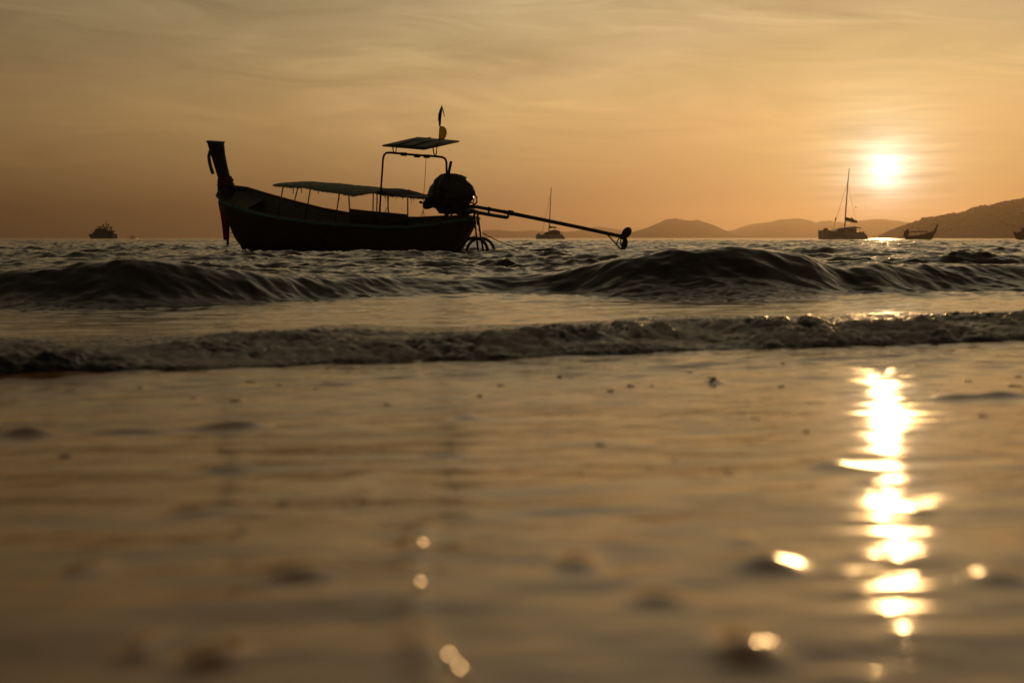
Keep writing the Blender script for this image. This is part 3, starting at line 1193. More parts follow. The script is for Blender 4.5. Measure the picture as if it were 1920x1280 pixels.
# engine on its swivel, with the long tail
eng = obj('engine', *inflate([L2(a, b, 0) for a, b in [(797, 378), (806, 350), (824, 330), (848, 329), (872, 340), (884, 358), (888, 372), (878, 386), (872, 397), (850, 400), (828, 397), (824, 388)]], 0, .30, jitter=.01), M_METAL, boat)
obj('engine_bed', *prism([L2(a, b, 0) for a, b in [(825, 388), (878, 390), (882, 396), (876, 403), (868, 399), (848, 400), (832, 398)]], 0, .25), M_METAL, eng, smooth=False)
for a, b in (((835, 398), (833, 412)), ((842, 400), (836, 409)), ((848, 401), (842, 407))):
    obj('mount_leg', *tube([L(*a, -.1), L(*b, -.1)], .02, 6), M_METAL, eng)
obj('engine_frame', *tube([L(a, b, -.18) for a, b in [(856, 401), (864, 402.5), (876, 404), (880, 401), (882, 394)]], .022, 6), M_METAL, eng)
obj('exhaust_pipe', *tube([L(a, b, .1) for a, b in [(841.5, 332), (842, 322), (844, 312), (846, 303)]], [.03, .045, .045, .045], 8), M_METAL, eng)
obj('tiller_handle', *tube([L(a, b, -.1) for a, b in [(786.5, 379.5), (789, 379), (793, 381), (800, 383), (812, 384), (828, 388)]], [.03, .045, .022, .022, .03, .03], 8), M_METAL, eng)
obj('cooling_hose', *tube([L(a, b, -.12) for a, b in [(884, 362), (890, 365), (894, 371), (894.5, 377), (892, 382), (886, 385)]], .026, 7), M_METAL, eng)
obj('cooling_hose', *tube([L(a, b, .12) for a, b in [(878, 366), (886, 368), (888.5, 374), (887, 382)]], .02, 7), M_METAL, eng)
obj('cooling_hose', *tube([L(a, b, -.05) for a, b in [(876, 384), (880, 381), (885, 380), (889, 383)]], .02, 7), M_METAL, eng)
sh = [(872, 386), (890, 387.5), (916, 392), (955, 399)]
obj('drive_shaft', *tube([L(a, b, 0) for a, b in sh], .052, 10), M_METAL, eng)
obj('drive_shaft', *tube([L(a, b, 0) for a, b in [(945, 397), (958, 400), (1020, 412.5), (1090, 427), (1166, 443.5)]], [.062, .058, .056, .054, .05], 10), M_METAL, eng)
obj('coupling', *tube([L(954, 398.5, 0), L(961, 400, 0)], .08, 10), M_METAL, eng)
obj('coupling', *tube([L(915, 391.7, 0), L(918, 392.3, 0)], .07, 10), M_METAL, eng)
gd = [L2(a, b, 0) for a, b in [(884, 391), (896, 395.5), (925, 401), (954.5, 405.5), (951, 410.5), (920, 405.5), (890, 400), (880, 398)]]
obj('shaft_guard', *prism(gd, 0, .05), M_METAL, eng, smooth=False)
for a, b in (((916, 393), (917, 401)), ((953, 400), (952, 407))):
    obj('shaft_strut', *tube([L(*a, 0), L(*b, 0)], .028, 6), M_METAL, eng)
obj('propeller_hub', *tube([L(1162, 442.5, 0), L(1166, 443.5, 0), L(1171, 444.5, 0), L(1175, 446, 0)], [.06, .085, .085, .03], 10), M_METAL, eng)


def blade(cx, cy, a, b, rot, v, half):
    pts = []
    for k in range(18):
        th = 2 * math.pi * k / 18
        x, y = a * math.cos(th), b * math.sin(th)
        c, s = math.cos(rot), math.sin(rot)
        pts.append(L2(cx + x * c - y * s, cy + x * s + y * c, v))
    return inflate(pts, v, half, rings=(1, .85, .5))


obj('propeller_blade', *blade(1175, 436, 11.5, 8.2, R(-52), 0, .035), M_METAL, eng)
obj('propeller_blade', *blade(1171.5, 457, 11.5, 5.6, R(98), 0, .035), M_METAL, eng)
obj('skeg', *tube([L(a, b, 0) for a, b in [(1140, 441), (1150, 452), (1160, 463), (1169, 472)]], [.022, .022, .022, .018], 6), M_METAL, eng)
for pts in ([(1161, 445), (1158, 452), (1155.5, 457)], [(1164, 446), (1164, 456), (1167, 468)]):
    obj('skeg_brace', *tube([L(a, b, 0) for a, b in pts], .018, 6), M_METAL, eng)

# legs that prop the tail at the stern
for a, b in (((889, 397), (896.5, 470)), ((895, 399), (906, 470))):
    post_px(a, b, -.25, -.3, .034, 'stern_prop', M_METAL, 8)

# --- things hung on or lying in the boat: top-level, in the boat's frame
def loose(name, geo, mat, label, cat, group=None, sol=None):
    v, f = geo
    c = np.mean(np.array(v), 0)
    o = obj(name, [np.array(q) - c for q in v], f, mat)
    o.matrix_world = MB @ Matrix.Translation(Vector(c))
    if sol:
        o.modifiers.new('cloth', 'SOLIDIFY').thickness = sol
    return tag(o, label, cat, group)


def strip(left, right, va, vb, curl=.04, seed=1):
    """hanging cloth between two pixel polylines of equal length, given depth by folds"""
    n = len(left)
    vs, fs = [], []
    rr = random.Random(seed)
    c = 7
    for i in range(n):
        for k in range(c):
            s = k / (c - 1)
            px = left[i][0] + (right[i][0] - left[i][0]) * s
            py = left[i][1] + (right[i][1] - left[i][1]) * s
            v = va + (vb - va) * s + curl * math.sin(k * 2.1 + i * .5 + seed) * (.4 + .6 * i / n)
            vs.append(L(px, py, v))
    for i in range(n - 1):
        for k in range(c - 1):
            fs.append((i * c + k, i * c + k + 1, (i + 1) * c + k + 1, (i + 1) * c + k))
    return vs, fs


loose('ribbon', strip([(392, 281), (389.2, 291), (389.4, 299), (391.3, 310), (394.5, 322), (396, 327)], [(397, 282.5), (395, 289), (395.2, 298), (397.3, 309), (400.6, 320), (402.6, 326)], -.10, -.12, .02, 2), M_GREEN,
      'green cloth ribbon hanging from the front of the tall prow post', 'ribbon', sol=.012)


def ring_px(pts_l, pts_r, r, n=14, wob=.012, seed=0):
    a, b = L(*pts_l, 0), L(*pts_r, 0)
    c = (a + b) / 2
    h = np.linalg.norm(b - a) / 2
    ax = (b - a) / (2 * h)
    rr = random.Random(seed)
    P = [c + ax * h * math.cos(2 * math.pi * k / n) + np.array([0, .16, 0]) * math.sin(2 * math.pi * k / n) + np.array([0, 0, rr.uniform(-wob, wob)]) for k in range(n)]
    return tube(P, [r * rr.uniform(.8, 1.25) for _ in range(n)], 7, closed=True)


loose('garland', join(ring_px((412.5, 336), (430.5, 334), .05, seed=1), ring_px((412, 341), (432.5, 339), .06, seed=2), ring_px((411.5, 346), (434.5, 344.5), .055, seed=3)), M_ORANGE,
      'orange flower garland wound round the foot of the prow post', 'garland')
loose('sash', strip([(409, 376), (411.5, 392), (414, 408), (416, 422), (417.5, 436), (419, 449)], [(419, 382), (422, 395), (424, 410), (425.5, 424), (427, 438), (427, 451)], -.16, -.2, .03, 4), M_RED,
      'red cloth sash hanging from the bow down towards the water', 'sash', sol=.02)
loose('scarf', strip([(419, 384), (422, 396), (424.5, 412), (425, 430), (425.5, 446), (426, 461)], [(425, 390), (428.5, 402), (429.5, 415), (429.5, 432), (429, 447), (428, 460)], -.12, -.14, .02, 6), M_SCARF,
      'dark brown scarf hanging beside the red sash at the bow', 'scarf', sol=.02)
tarp_px = [(795, 388), (797, 376), (804, 366), (809, 352), (811, 347), (817, 338), (825, 327), (833, 325), (842, 324), (853, 325.5), (863, 327.5), (869, 331), (874, 337), (881, 345), (887, 356), (890, 363), (888.5, 367), (876, 372.5), (877.5, 381), (874, 390), (868, 397), (858, 399.5), (845, 399), (830, 397), (826, 390), (819, 390), (810, 388.5), (804, 392), (799, 392)]
tq = [L2(a, b, 0) for a, b in tarp_px]
tq = [((q[0] + r[0]) / 2 if j else q[0], (q[1] + r[1]) / 2 if j else q[1]) for q, r in zip(tq, tq[1:] + tq[:1]) for j in (0, 1)]
for _ in range(1):
    tq = [((q[0] + r[0]) / 2 if j else q[0], (q[1] + r[1]) / 2 if j else q[1]) for q, r in zip(tq, tq[1:] + tq[:1]) for j in (0, 1)]
tv, tf = inflate(tq, 0, .42, rings=(1, .985, .95, .9, .83, .75, .66, .56, .45, .33, .2, .1), seed=3)
tv = np.array(tv)
tc_ = tv.mean(0)
for i in range(len(tv)):
    u_, v_, w_ = tv[i]
    # gathered folds running down from the top, deeper towards the hem
    f1 = float(1 - abs(perlin(np.array([u_ * 3.2 + v_ * 1.3]), np.array([w_ * .9 + v_]), 91)[0]) * 2)
    f2 = float(1 - abs(perlin(np.array([u_ * 7 - w_ * 2.0]), np.array([w_ * 3 + v_ * 5]), 92)[0]) * 2)
    d_ = tv[i] - tc_
    d_ = d_ / (np.linalg.norm(d_) + 1e-6)
    side_ = min(1, abs(v_) / .12)
    tv[i] += np.array([d_[0] * .6, d_[1] * 1.6, d_[2] * .6]) * (.075 * (f1 - .6) + .035 * (f2 - .6)) * (.25 + .75 * side_)
loose('tarpaulin', (tv, tf), M_TARP, 'crumpled dark blue grey tarpaulin wrapped over the engine at the stern', 'tarpaulin')
# flag stick with two cloths, standing on the helm roof
fl = empty('flag', MB @ Matrix.Translation(Vector(L(824, 262, .3))))
f0 = L(824, 262, .3)
tag(fl, 'ragged dark and yellow flag on a thin stick above the helm roof', 'flag')


def flag_part(name, geo, mat, sol=None):
    o = obj(name, [np.array(q) - f0 for q in geo[0]], geo[1], mat, fl)
    if sol:
        o.modifiers.new('cloth', 'SOLIDIFY').thickness = sol
    return o


flag_part('flag_stick', tube([L(823.5, 266, .3), L(824.5, 240, .3), L(828.5, 198, .3)], .014, 5), M_METAL)
fc = strip([(828.6, 198), (824.5, 207), (821.8, 214), (821.2, 224), (822.5, 230), (822.8, 236)], [(829, 198.5), (829, 208), (828, 217), (827, 225), (827, 231), (826, 237)], .3, .3, .05, 3)
flag_part('dark_cloth', fc, M_CANVAS_DK, .012)
flag_part('cloth_tail', strip([(828.5, 200), (829.5, 207), (831.5, 214), (833, 219)], [(829.5, 200), (831.5, 206), (833, 213), (833.4, 219)], .3, .28, .03, 5), M_CANVAS_DK, .012)
flag_part('yellow_cloth', strip([(824.5, 237), (824, 243), (823.6, 250), (823.2, 256), (823, 261)], [(831, 237), (836, 242), (837.6, 249), (836, 256), (833, 261.5)], .3, .3, .06, 7), M_YELLOW, .012)


def hoop_geo(cx, cy, r, v, th):
    P = []
    for k in range(28):
        a = 2 * math.pi * k / 28
        P.append(L(cx + r * math.cos(a) * .98, cy + r * math.sin(a), v + .05 * math.sin(a)))
    return tube(P, th, 7, closed=True)


loose('hoop', hoop_geo(889, 472, 26, -.45, .05), M_RUBBER, 'round dark hoop half sunk under the stern, nearer the hull', 'hoop')
loose('hoop', hoop_geo(901, 473, 26.5, -.30, .045), M_RUBBER, 'round dark hoop half sunk astern, further from the hull', 'hoop')
ar = [(893, 428), (900, 434), (912, 441), (930, 450), (946, 457), (962, 462), (980, 468)]
loose('mooring_rope', tube([L(a, b, .1 + .25 * i) for i, (a, b) in enumerate(ar)], .014, 5), M_ROPE, 'thin rope slanting from the stern into the water', 'rope')


# ------------------------------------------------------------------ far vessels
def far_frame(name, px, D, label, cat, yaw=0, group=None):
    o = empty(name, Matrix.Translation(((px - 960) / F * D, D, 0)) @ Matrix.Rotation(yaw, 4, 'Z'))
    tag(o, label, cat, group)
    return o


def cat_boat(px, D, label, mirror=1):
    """sailing catamaran at anchor, bow to the left"""
    k = D / F                                   # metres per photograph pixel at its distance

    def P(pts):
        return [((x - px) * k, (446 + CAM_H / k - y) * k) for x, y in pts]
    t = far_frame('catamaran', px, D, label, 'catamaran', 0, 'catamarans at anchor')
    return t, k, P


def hull_geo(poly, y, half):
    return inflate(poly, y, half, rings=(1, .9, .62))


# right-hand catamaran under the sun
c1, k1, P1 = cat_boat(1582, 420, 'white catamaran with tall bare mast anchored below the setting sun')
hp_ = [(1537, 432), (1545, 431), (1560, 434), (1600, 436), (1612, 437), (1618, 440), (1620, 446), (1622, 452), (1540, 452), (1537, 445)]
for y in (-2.6, 2.6):
    obj('hull', *prism(P1(hp_), y, .75), M_WHITE, c1, smooth=False)
    obj('hull_stripe', *prism(P1([(1546, 439), (1580, 441.5), (1580, 443), (1546, 440.8)]), y, .77), M_GLASS, c1, smooth=False)
obj('bridge_deck', *prism(P1([(1552, 434), (1610, 436), (1610, 440), (1556, 440)]), 0, 2.4), M_WHITE, c1, smooth=False)
cab = obj('cabin', *prism(P1([(1561, 434), (1566, 429.5), (1575, 427), (1598, 425), (1601, 427), (1601, 438), (1562, 437)]), 0, 2.0), M_WHITE, c1, smooth=False)
for a in ((1568, 1574), (1577, 1583), (1590, 1594)):
    obj('window', *prism(P1([(a[0], 430.5), (a[1], 429.8), (a[1], 434), (a[0], 434)]), -2.0, .03), M_GLASS, cab, smooth=False)
obj('bimini', *prism(P1([(1588, 426), (1597, 424.8), (1610, 426.8), (1610, 428), (1588, 427.5)]), 0, 2.2), M_WHITE, c1, smooth=False)
for x in (1600, 1607):
    for y in (-2.0, 2.0):
        q = P1([(x, 428), (x, 438)])
        obj('bimini_post', *tube([(q[0][0], y, q[0][1]), (q[1][0], y, q[1][1])], .06, 5), M_ALU, c1)
q = P1([(1582, 426), (1584, 385), (1586, 350), (1588.5, 316.5)])
obj('mast', *tube([(a, 0, b) for a, b in q], [.19, .18, .15, .09], 8), M_ALU, c1)
q = P1([(1583, 416.5), (1606, 417.5)])
obj('boom', *tube([(a, 0, b) for a, b in q], .1, 6), M_ALU, c1)
obj('furled_sail', *inflate(P1([(1583.5, 407), (1588, 408), (1594, 410), (1593, 407), (1597, 409.5), (1600, 412.5), (1605, 414), (1605.5, 417), (1597, 416.5), (1583.5, 414.5)]), 0, .35), M_SAILB, c1)
for a, b, r, nm in (((1587, 338), (1560, 431), .045, 'forestay'), ((1586, 345), (1603, 416), .03, 'topping_lift')):
    q = P1([a, b])
    obj(nm, *tube([(q[0][0], 0, q[0][1]), (q[1][0], 0, q[1][1])], r, 5), M_ALU, c1)
q = P1([(1565.5, 408), (1563.5, 414)])
obj('furler', *tube([(q[0][0], 0, q[0][1]), (q[1][0], 0, q[1][1])], .16, 6), M_SAILB, c1)
q = P1([(1602, 389)])
obj('pennant', *box((q[0][0], 0, q[0][1]), (.35, .06, .26)), M_SAILB, c1)
for x, h in ((1541, 5), (1546, 6), (1555, 3)):
    q = P1([(x, 432), (x, 432 - h)])
    obj('pulpit_post', *tube([(q[0][0], -2.6, q[0][1]), (q[1][0], -2.6, q[1][1])], .07, 5), M_ALU, c1)
obj('anchor_locker', *box((P1([(1546, 431)])[0][0], 0, P1([(1546, 430)])[0][1]), (.7, 2.4, .6)), M_SAILB, c1)
obj('tender', *inflate(P1([(1609, 437), (1612, 434), (1617, 438), (1624, 442), (1624, 446), (1612, 446)]), 0, 1.4), M_SAILB, c1)
obj('outboard', *box((P1([(1618, 437)])[0][0], .4, P1([(1618, 437)])[0][1]), (.4, .4, .9)), M_SAILB, c1)

# central catamaran, beyond the propeller shaft
c2, k2, P2 = cat_boat(1030, 560, 'grey catamaran with slim mast seen beyond the long propeller shaft')
hp_ = [(1005, 440), (1007, 439.5), (1030, 440.5), (1054, 440), (1058, 445), (1060, 451), (1005, 451)]
for y in (-2.4, 2.4):
    obj('hull', *prism(P2(hp_), y, .7), M_WHITE, c2, smooth=False)
    obj('hull_stripe', *prism(P2([(1009, 442), (1030, 442), (1030, 443.4), (1009, 443.4)]), y, .72), M_GLASS, c2, smooth=False)
obj('bridge_deck', *prism(P2([(1012, 440), (1052, 440), (1052, 444), (1014, 444)]), 0, 2.2), M_WHITE, c2, smooth=False)
cab = obj('cabin', *prism(P2([(1018, 440), (1021, 436), (1030, 434), (1046, 433), (1050, 435), (1050, 441), (1018, 441)]), 0, 1.9), M_GREYB, c2, smooth=False)
for a in ((1022, 1028), (1031, 1037), (1040, 1045)):
    obj('window', *prism(P2([(a[0], 437), (a[1], 436), (a[1], 439), (a[0], 439)]), -1.9, .03), M_GLASS, cab, smooth=False)
obj('bimini', *prism(P2([(1030, 432.5), (1040, 430.5), (1049, 433), (1049, 434), (1030, 433.8)]), 0, 1.9), M_WHITE, c2, smooth=False)
q = P2([(1029, 436), (1030.5, 405), (1032, 375), (1033.3, 352)])
obj('mast', *tube([(a, 0, b) for a, b in q], [.22, .2, .18, .12], 8), M_ALU, c2)
q = P2([(1029.5, 427.5), (1043, 427.5)])
obj('boom', *tube([(a, 0, b) for a, b in q], .1, 6), M_ALU, c2)
obj('furled_sail', *inflate(P2([(1029.5, 422.5), (1033, 424.5), (1043, 425.5), (1043.5, 427.5), (1029.5, 428)]), 0, .35), M_SAILB, c2)
q = P2([(1031, 368), (1016, 439)])
obj('forestay', *tube([(q[0][0], 0, q[0][1]), (q[1][0], 0, q[1][1])], .065, 5), M_ALU, c2)
obj('dinghy', *inflate(P2([(1007.5, 437.5), (1012.5, 437), (1013, 439.4), (1008, 439.6)]), 0, .9), M_SAILB, c2)
for x in (1050, 1053):
    q = P2([(x, 441), (x + 1, 434)])
    obj('davit', *tube([(q[0][0], 1, q[0][1]), (q[1][0], 1, q[1][1])], .09, 5), M_ALU, c2)
q = P2([(1047, 436), (1055, 437.5)])
obj('davit', *tube([(q[0][0], 1, q[0][1]), (q[1][0], 1, q[1][1])], .09, 5), M_ALU, c2)

# motor yacht at the left
D = 850
k3 = D / F


def P3(pts):
    return [((x - 195) * k3, (446 + CAM_H / k3 - y) * k3) for x, y in pts]


y_ = far_frame('motor_yacht', 195, D, 'dark multi-deck motor yacht on the horizon at the left', 'yacht', -.42)
obj('hull', *prism(P3([(167.5, 438.5), (172, 439), (194, 440), (215, 439.5), (221.5, 440), (222, 447.5), (224, 449.5), (224, 452), (174, 452), (171.5, 446)]), 0, 2.6), M_GREYB, y_, smooth=False)
obj('bow_rail', *tube([(a, -2.0, b) for a, b in P3([(168, 438.5), (171, 435), (176, 433)])], .12, 5), M_WHITE, y_)
dk = obj('main_deck', *prism(P3([(174, 439), (180, 434), (187, 432), (213, 432), (216, 434), (213, 440), (176, 440)]), 0, 2.3), M_GREYB, y_, smooth=False)
for a, b in ((184, 190), (196, 203), (205, 210)):
    obj('window', *prism(P3([(a, 434.5), (b, 434), (b, 437), (a, 437)]), -2.3, .03), M_GLASS, dk, smooth=False)
obj('upper_deck', *prism(P3([(179, 433), (185, 428.5), (192, 428), (193, 432), (190, 433)]), 0, 2.0), M_GREYB, y_, smooth=False)
obj('flybridge_roof', *prism(P3([(185, 427), (190, 424.7), (211, 424.7), (212, 426), (192, 426.2)]), 0, 2.1), M_GREYB, y_, smooth=False)
for x in (194, 208, 211):
    for y in (-1.7, 1.7):
        q = P3([(x, 426), (x, 432.5)])
        obj('roof_post', *tube([(q[0][0], y, q[0][1]), (q[1][0], y, q[1][1])], .28, 5), M_GREYB, y_)
obj('helm_seat', *inflate(P3([(196, 429), (200, 427.5), (204, 429), (204, 432.5), (196, 432.5)]), 0, .9), M_SAILB, y_)
for c in ((196.5, 422.3), (209, 421.8)):
    q = P3([c])[0]
    obj('radar_dome', *inflate([(q[0] + .75 * math.cos(a * math.pi / 5), q[1] + .62 * math.sin(a * math.pi / 5)) for a in range(10)], 0, .6), M_GREYB, y_)
q = P3([(203.5, 424.7), (204, 412)])
obj('antenna_mast', *tube([(q[0][0], 0, q[0][1]), (q[1][0], 0, q[1][1])], [.16, .09], 5), M_ALU, y_)
q = P3([(201.5, 420), (206, 419)])
obj('antenna_arm', *tube([(q[0][0], 0, q[0][1]), (q[1][0], 0, q[1][1])], .14, 5), M_ALU, y_)
obj('aft_awning', *prism(P3([(212, 432), (219, 432.8), (219, 433.7), (212, 433.2)]), 0, 2.2), M_GREYB, y_, smooth=False)
obj('aft_bulwark', *prism(P3([(215, 439.5), (219, 438.5), (221.5, 440), (222, 448), (214, 448)]), 0, 2.63), M_SAILB, y_, smooth=False)

# small speedboat beside the yacht
D = 700
k4 = D / F


def P4(pts):
    return [((x - 251) * k4, (446 + CAM_H / k4 - y) * k4) for x, y in pts]


s_ = far_frame('speedboat', 251, D, 'tiny open speedboat with a sunshade, right of the motor yacht', 'boat')
obj('hull', *prism(P4([(241, 447), (246, 446.5), (258, 447.5), (259.5, 447), (260, 450), (243, 450)]), 0, .8), M_GREYB, s_, smooth=False)
obj('console', *inflate(P4([(246, 447.5), (248, 445.5), (251, 445.8), (253, 448)]), 0, .5), M_SAILB, s_)
obj('sunshade', *prism(P4([(246.5, 442.4), (252, 442.8), (255, 443.8), (255, 444.5), (246.5, 443.2)]), 0, .8), M_SAILB, s_, smooth=False)
for x in (248, 254.5):
    q = P4([(x, 443.3), (x + .5, 448)])
    obj('shade_post', *tube([(q[0][0], -.6, q[0][1]), (q[1][0], -.6, q[1][1])], .07, 5), M_ALU, s_)
obj('outboard', *box((P4([(258.5, 447)])[0][0], 0, P4([(258.5, 447)])[0][1]), (.5, .5, .9)), M_SAILB, s_)

# second long-tail boat, under the headland
D = 360
k5 = D / F


def P5(pts):
    return [((x - 1722) * k5, (446 + CAM_H / k5 - y) * k5) for x, y in pts]


b2 = far_frame('longtail_boat', 1722, D, 'small long-tail boat with its prow to the right, in front of the headland', 'boat')


def lt_hull(P, top, bot, half):
    n = len(top)
    tp, bt = P(top), P(bot)
    vs, fs = [], []
    for i in range(n):
        b = half * (math.sin(math.pi * min(1, (i + .35) / n)) ** .6)
        for s in (-1, 1):
            vs.append((tp[i][0], s * b, tp[i][1]))
            vs.append((bt[i][0], s * b * .45, bt[i][1]))
    for i in range(n - 1):
        a, c = 4 * i, 4 * i + 4
        fs += [(a, c, c + 1, a + 1), (a + 2, a + 3, c + 3, c + 2), (a + 1, c + 1, c + 3, a + 3), (a, a + 2, c + 2, c)]
    fs += [(0, 1, 3, 2), (4 * n - 4, 4 * n - 2, 4 * n - 1, 4 * n - 3)]
    return vs, fs


obj('hull', *lt_hull(P5, [(1694, 442.5), (1705, 441.5), (1715, 441), (1727, 439.2), (1738, 436), (1746, 433.5), (1752.5, 431)], [(1697, 452), (1705, 452), (1715, 452), (1727, 452), (1738, 451), (1745, 448), (1752, 434)], .8), M_WOOD, b2, smooth=False)
obj('prow_post', *prism(P5([(1748.5, 434), (1753.5, 421.5), (1756.5, 420.3), (1756, 424), (1753, 434), (1752, 438)]), 0, .12), M_PROW, b2, smooth=False)
obj('canopy', *prism(P5([(1703, 434), (1715, 433), (1732, 433), (1737, 434.3), (1736, 435), (1718, 435), (1706, 436), (1703, 435.5)]), 0, .8), M_CANVAS_DK, b2, smooth=False)
for x in (1705, 1714, 1725):
    for y in (-.7, .7):
        q = P5([(x, 435), (x, 441.5)])
        obj('canopy_post', *tube([(q[0][0], y, q[0][1]), (q[1][0], y, q[1][1])], .04, 5), M_METAL, b2)
obj('engine', *inflate(P5([(1692, 441), (1693, 434), (1697, 431.5), (1699.5, 429), (1702, 430.5), (1702.5, 437), (1701, 443), (1694, 445)]), 0, .5), M_SAILB, b2)
q = P5([(1694, 442), (1687, 445), (1679, 449)])
obj('drive_shaft', *tube([(a, 0, b) for a, b in q], .08, 6), M_METAL, b2)

# boat cut by the right edge of the picture
D = 340
k6 = D / F


def P6(pts):
    return [((x - 1925) * k6, (446 + CAM_H / k6 - y) * k6) for x, y in pts]


b3 = far_frame('fishing_boat', 1925, D, 'dark fishing boat with cluttered deck, cut by the right edge of the photo', 'boat')
obj('hull', *lt_hull(P6, [(1897, 434.5), (1904, 437.5), (1912, 438), (1925, 439), (1940, 438), (1952, 436)], [(1901, 440), (1905, 450), (1912, 451), (1925, 452), (1940, 452), (1950, 450)], 1.2), M_WOOD, b3, smooth=False)
obj('cabin', *prism(P6([(1914, 438.5), (1914.5, 428), (1919, 425.5), (1934, 426), (1936, 439)]), 0, .9), M_WOOD, b3, smooth=False)
obj('cabin_roof', *prism(P6([(1912.5, 427.5), (1919, 424.3), (1936, 425), (1936, 426.2), (1913, 428.6)]), 0, 1.1), M_METAL, b3, smooth=False)
obj('deck_pile', *inflate(P6([(1905, 438), (1907, 434.5), (1910, 435.5), (1913, 433), (1914, 438.5)]), 0, .6, jitter=.05), M_WOOD, b3)
for a, b in (((1912.5, 427), (1908.5, 437)), ((1910, 432), (1907, 436))):
    q = P6([a, b])
    obj('pale_stay', *tube([(q[0][0], -.9, q[0][1]), (q[1][0], -.9, q[1][1])], .09, 5), M_WHITE, b3)

# ------------------------------------------------------------------ flecks of foam and a shell on the wet sand
FLECKS = [(262, 726, 13), (470, 714, 14), (522, 722, 10), (591, 729, 8), (440, 752, 20), (362, 747, 12), (938, 723, 16), (726, 757, 14), (1052, 708, 22), (1148, 733, 18),
          (1183, 723, 15), (1338, 716, 19), (1293, 698, 11), (1465, 724, 14), (1470, 683, 15), (1418, 785, 15), (1392, 776, 12), (1510, 807, 12), (1125, 832, 20), (1087, 889, 18),
          (1217, 879, 12), (1369, 891, 18), (532, 939, 22), (681, 942, 18), (1816, 715, 14), (1843, 779, 20), (1911, 706, 14), (1903, 724, 20), (1764, 784, 12), (1265, 863, 12), (120, 855, 24), (900, 742, 10), (1222, 722, 8), (1660, 716, 10)]
for i, (px, py, wpx) in enumerate(FLECKS):
    x, y = at_ground(px, py)
    r = wpx / F * y / 2
    rr = random.Random(i)
    bm = bmesh.new()
    for k in range(5):
        q = Matrix.Translation((rr.uniform(-.6, .6) * r, rr.uniform(-.7, .7) * r, r * .1)) @ Matrix.Diagonal((r * rr.uniform(.35, .7), r * rr.uniform(.35, .7), r * rr.uniform(.12, .22), 1))
        bmesh.ops.create_icosphere(bm, subdivisions=2, radius=1, matrix=q)
    me = bpy.data.meshes.new('foam_fleck')
    bm.to_mesh(me)
    bm.free()
    me.polygons.foreach_set('use_smooth', [True] * len(me.polygons))
    me.materials.append(M_FLECK)
    o = bpy.data.objects.new('foam_fleck', me)
    COL.objects.link(o)
    o.location = (x, y, float(swash_height(np.array([x]), np.array([y]))[0]))
    lab = {(1338, 716): 'widest dark foam fleck, left of the bright glitter path and just below the surf',
           (532, 939): 'left one of a pair of blurred foam flecks low in the left foreground',
           (681, 942): 'right one of a pair of blurred foam flecks low in the left foreground',
           (120, 855): 'blurred foam fleck closest to the left edge of the wet sand',
           (1911, 706): 'upper one of two foam flecks at the right edge, near the surf',
           (1903, 724): 'lower one of two foam flecks at the right edge, near the surf'}.get((px, py), 'small look-alike fleck of foam scattered between the surf and the middle of the wet sand')
    tag(o, lab, 'foam fleck', 'flecks of foam scattered on the wet sand')
x, y = at_ground(800, 968)
bm = bmesh.new()
bmesh.ops.create_uvsphere(bm, u_segments=20, v_segments=10, radius=1, matrix=Matrix.Diagonal((.011, .009, .006, 1)))
for v in bm.verts:
    a = math.atan2(v.co.y, v.co.x)
    f_ = 1 + .08 * math.cos(a * 10)
    v.co.x *= f_
    v.co.y *= f_
me = bpy.data.meshes.new('shell')
bm.to_mesh(me)
bm.free()
me.materials.append(principled('shell', (.10, .075, .055), .25))
o = bpy.data.objects.new('shell', me)
COL.objects.link(o)
o.location = (x, y, .004)
tag(o, 'little dark shell at the head of a faint ridge in the wet sand', 'shell')

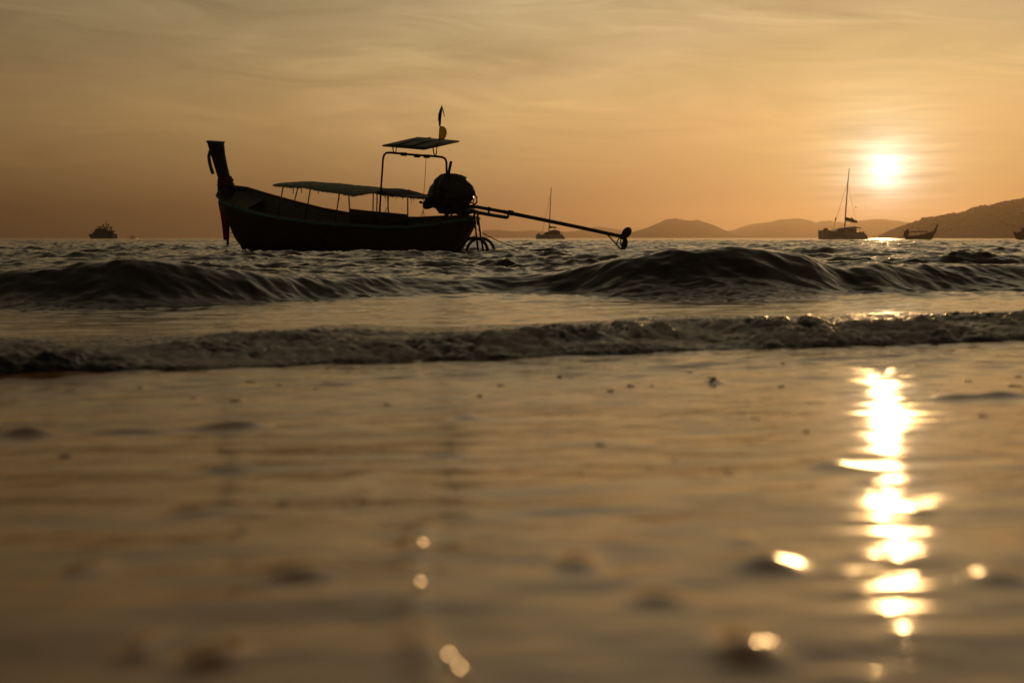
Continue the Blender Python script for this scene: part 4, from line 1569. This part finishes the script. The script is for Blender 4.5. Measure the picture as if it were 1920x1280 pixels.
# domed pieces added along the faint ridge, tilted to throw back sun glints
M_GLINT_PIECE = principled('glint_piece_gloss', (.14, .10, .07), .12, ior=1.65)
for i, ((px, py), lab) in enumerate((((790, 1030), 'uppermost glint piece added on the faint ridge in the wet sand'), ((787, 1106), 'glint piece added in the middle of the faint ridge'),
                                     ((846, 1248), 'glint piece added at the bottom edge, at the foot of the faint ridge'), ((868, 1274), 'lowest added glint piece, cut by the bottom edge of the picture'))):
    x, y = at_ground(px, py)
    z0 = float(swash_height(np.array([x]), np.array([y]))[0])
    cap, Rc, vs, fs = R(11), .052, [], []
    for sg in (1, -1):
        b0 = len(vs)
        vs.append((0, 0, Rc * (1 - math.cos(cap)) * (1 if sg > 0 else .55)))
        for k in range(1, 6):
            a = cap * k / 5
            for j in range(20):
                th = 2 * math.pi * j / 20
                rr = Rc * math.sin(a) * (1 + .05 * math.cos(th * 2 + i) * (k == 5))
                hz = Rc * (math.cos(a) - math.cos(cap))
                vs.append((rr * math.cos(th), rr * math.sin(th) * .85, hz if sg > 0 else hz * .55 - .0012))
        for j in range(20):
            f = (b0, b0 + 1 + j, b0 + 1 + (j + 1) % 20)
            fs.append(f if sg > 0 else f[::-1])
            for k in range(4):
                q = (b0 + 1 + 20 * k + j, b0 + 21 + 20 * k + j, b0 + 21 + 20 * k + (j + 1) % 20, b0 + 1 + 20 * k + (j + 1) % 20)
                fs.append(q if sg > 0 else q[::-1])
    n1_ = len(vs) // 2
    for j in range(20):
        fs.append((n1_ - 20 + j, 2 * n1_ - 20 + j, 2 * n1_ - 20 + (j + 1) % 20, n1_ - 20 + (j + 1) % 20))
    o = obj('glint_piece', vs, fs, M_GLINT_PIECE)
    o.rotation_euler = Vector((.33, .02, .31)).to_track_quat('Z', 'Y').to_euler()
    o.location = (x, y, z0 + .006)
    tag(o, lab, 'shell', 'glint pieces added along the faint ridge')

# ------------------------------------------------------------------ haze over the whole bay
hb = obj('haze', *box((0, 4600, 85), (13000, 9800, 176)), M_HILL, smooth=False)
hm = bpy.data.materials.new('haze_air')
hm.use_nodes = True
hm.node_tree.nodes.clear()
ht = NT(hm.node_tree)
pv = ht.n('ShaderNodeVolumePrincipled')
pv.inputs['Color'].default_value = (.45, .365, .295, 1)
pv.inputs['Density'].default_value = 1.3e-4
pv.inputs['Anisotropy'].default_value = 0.77
ho = ht.n('ShaderNodeOutputMaterial')
ht.put(ho.inputs['Volume'], pv.outputs[0])
hb.data.materials[0] = hm
tag(hb, 'thin warm evening haze over the whole bay', 'haze', kind='stuff')
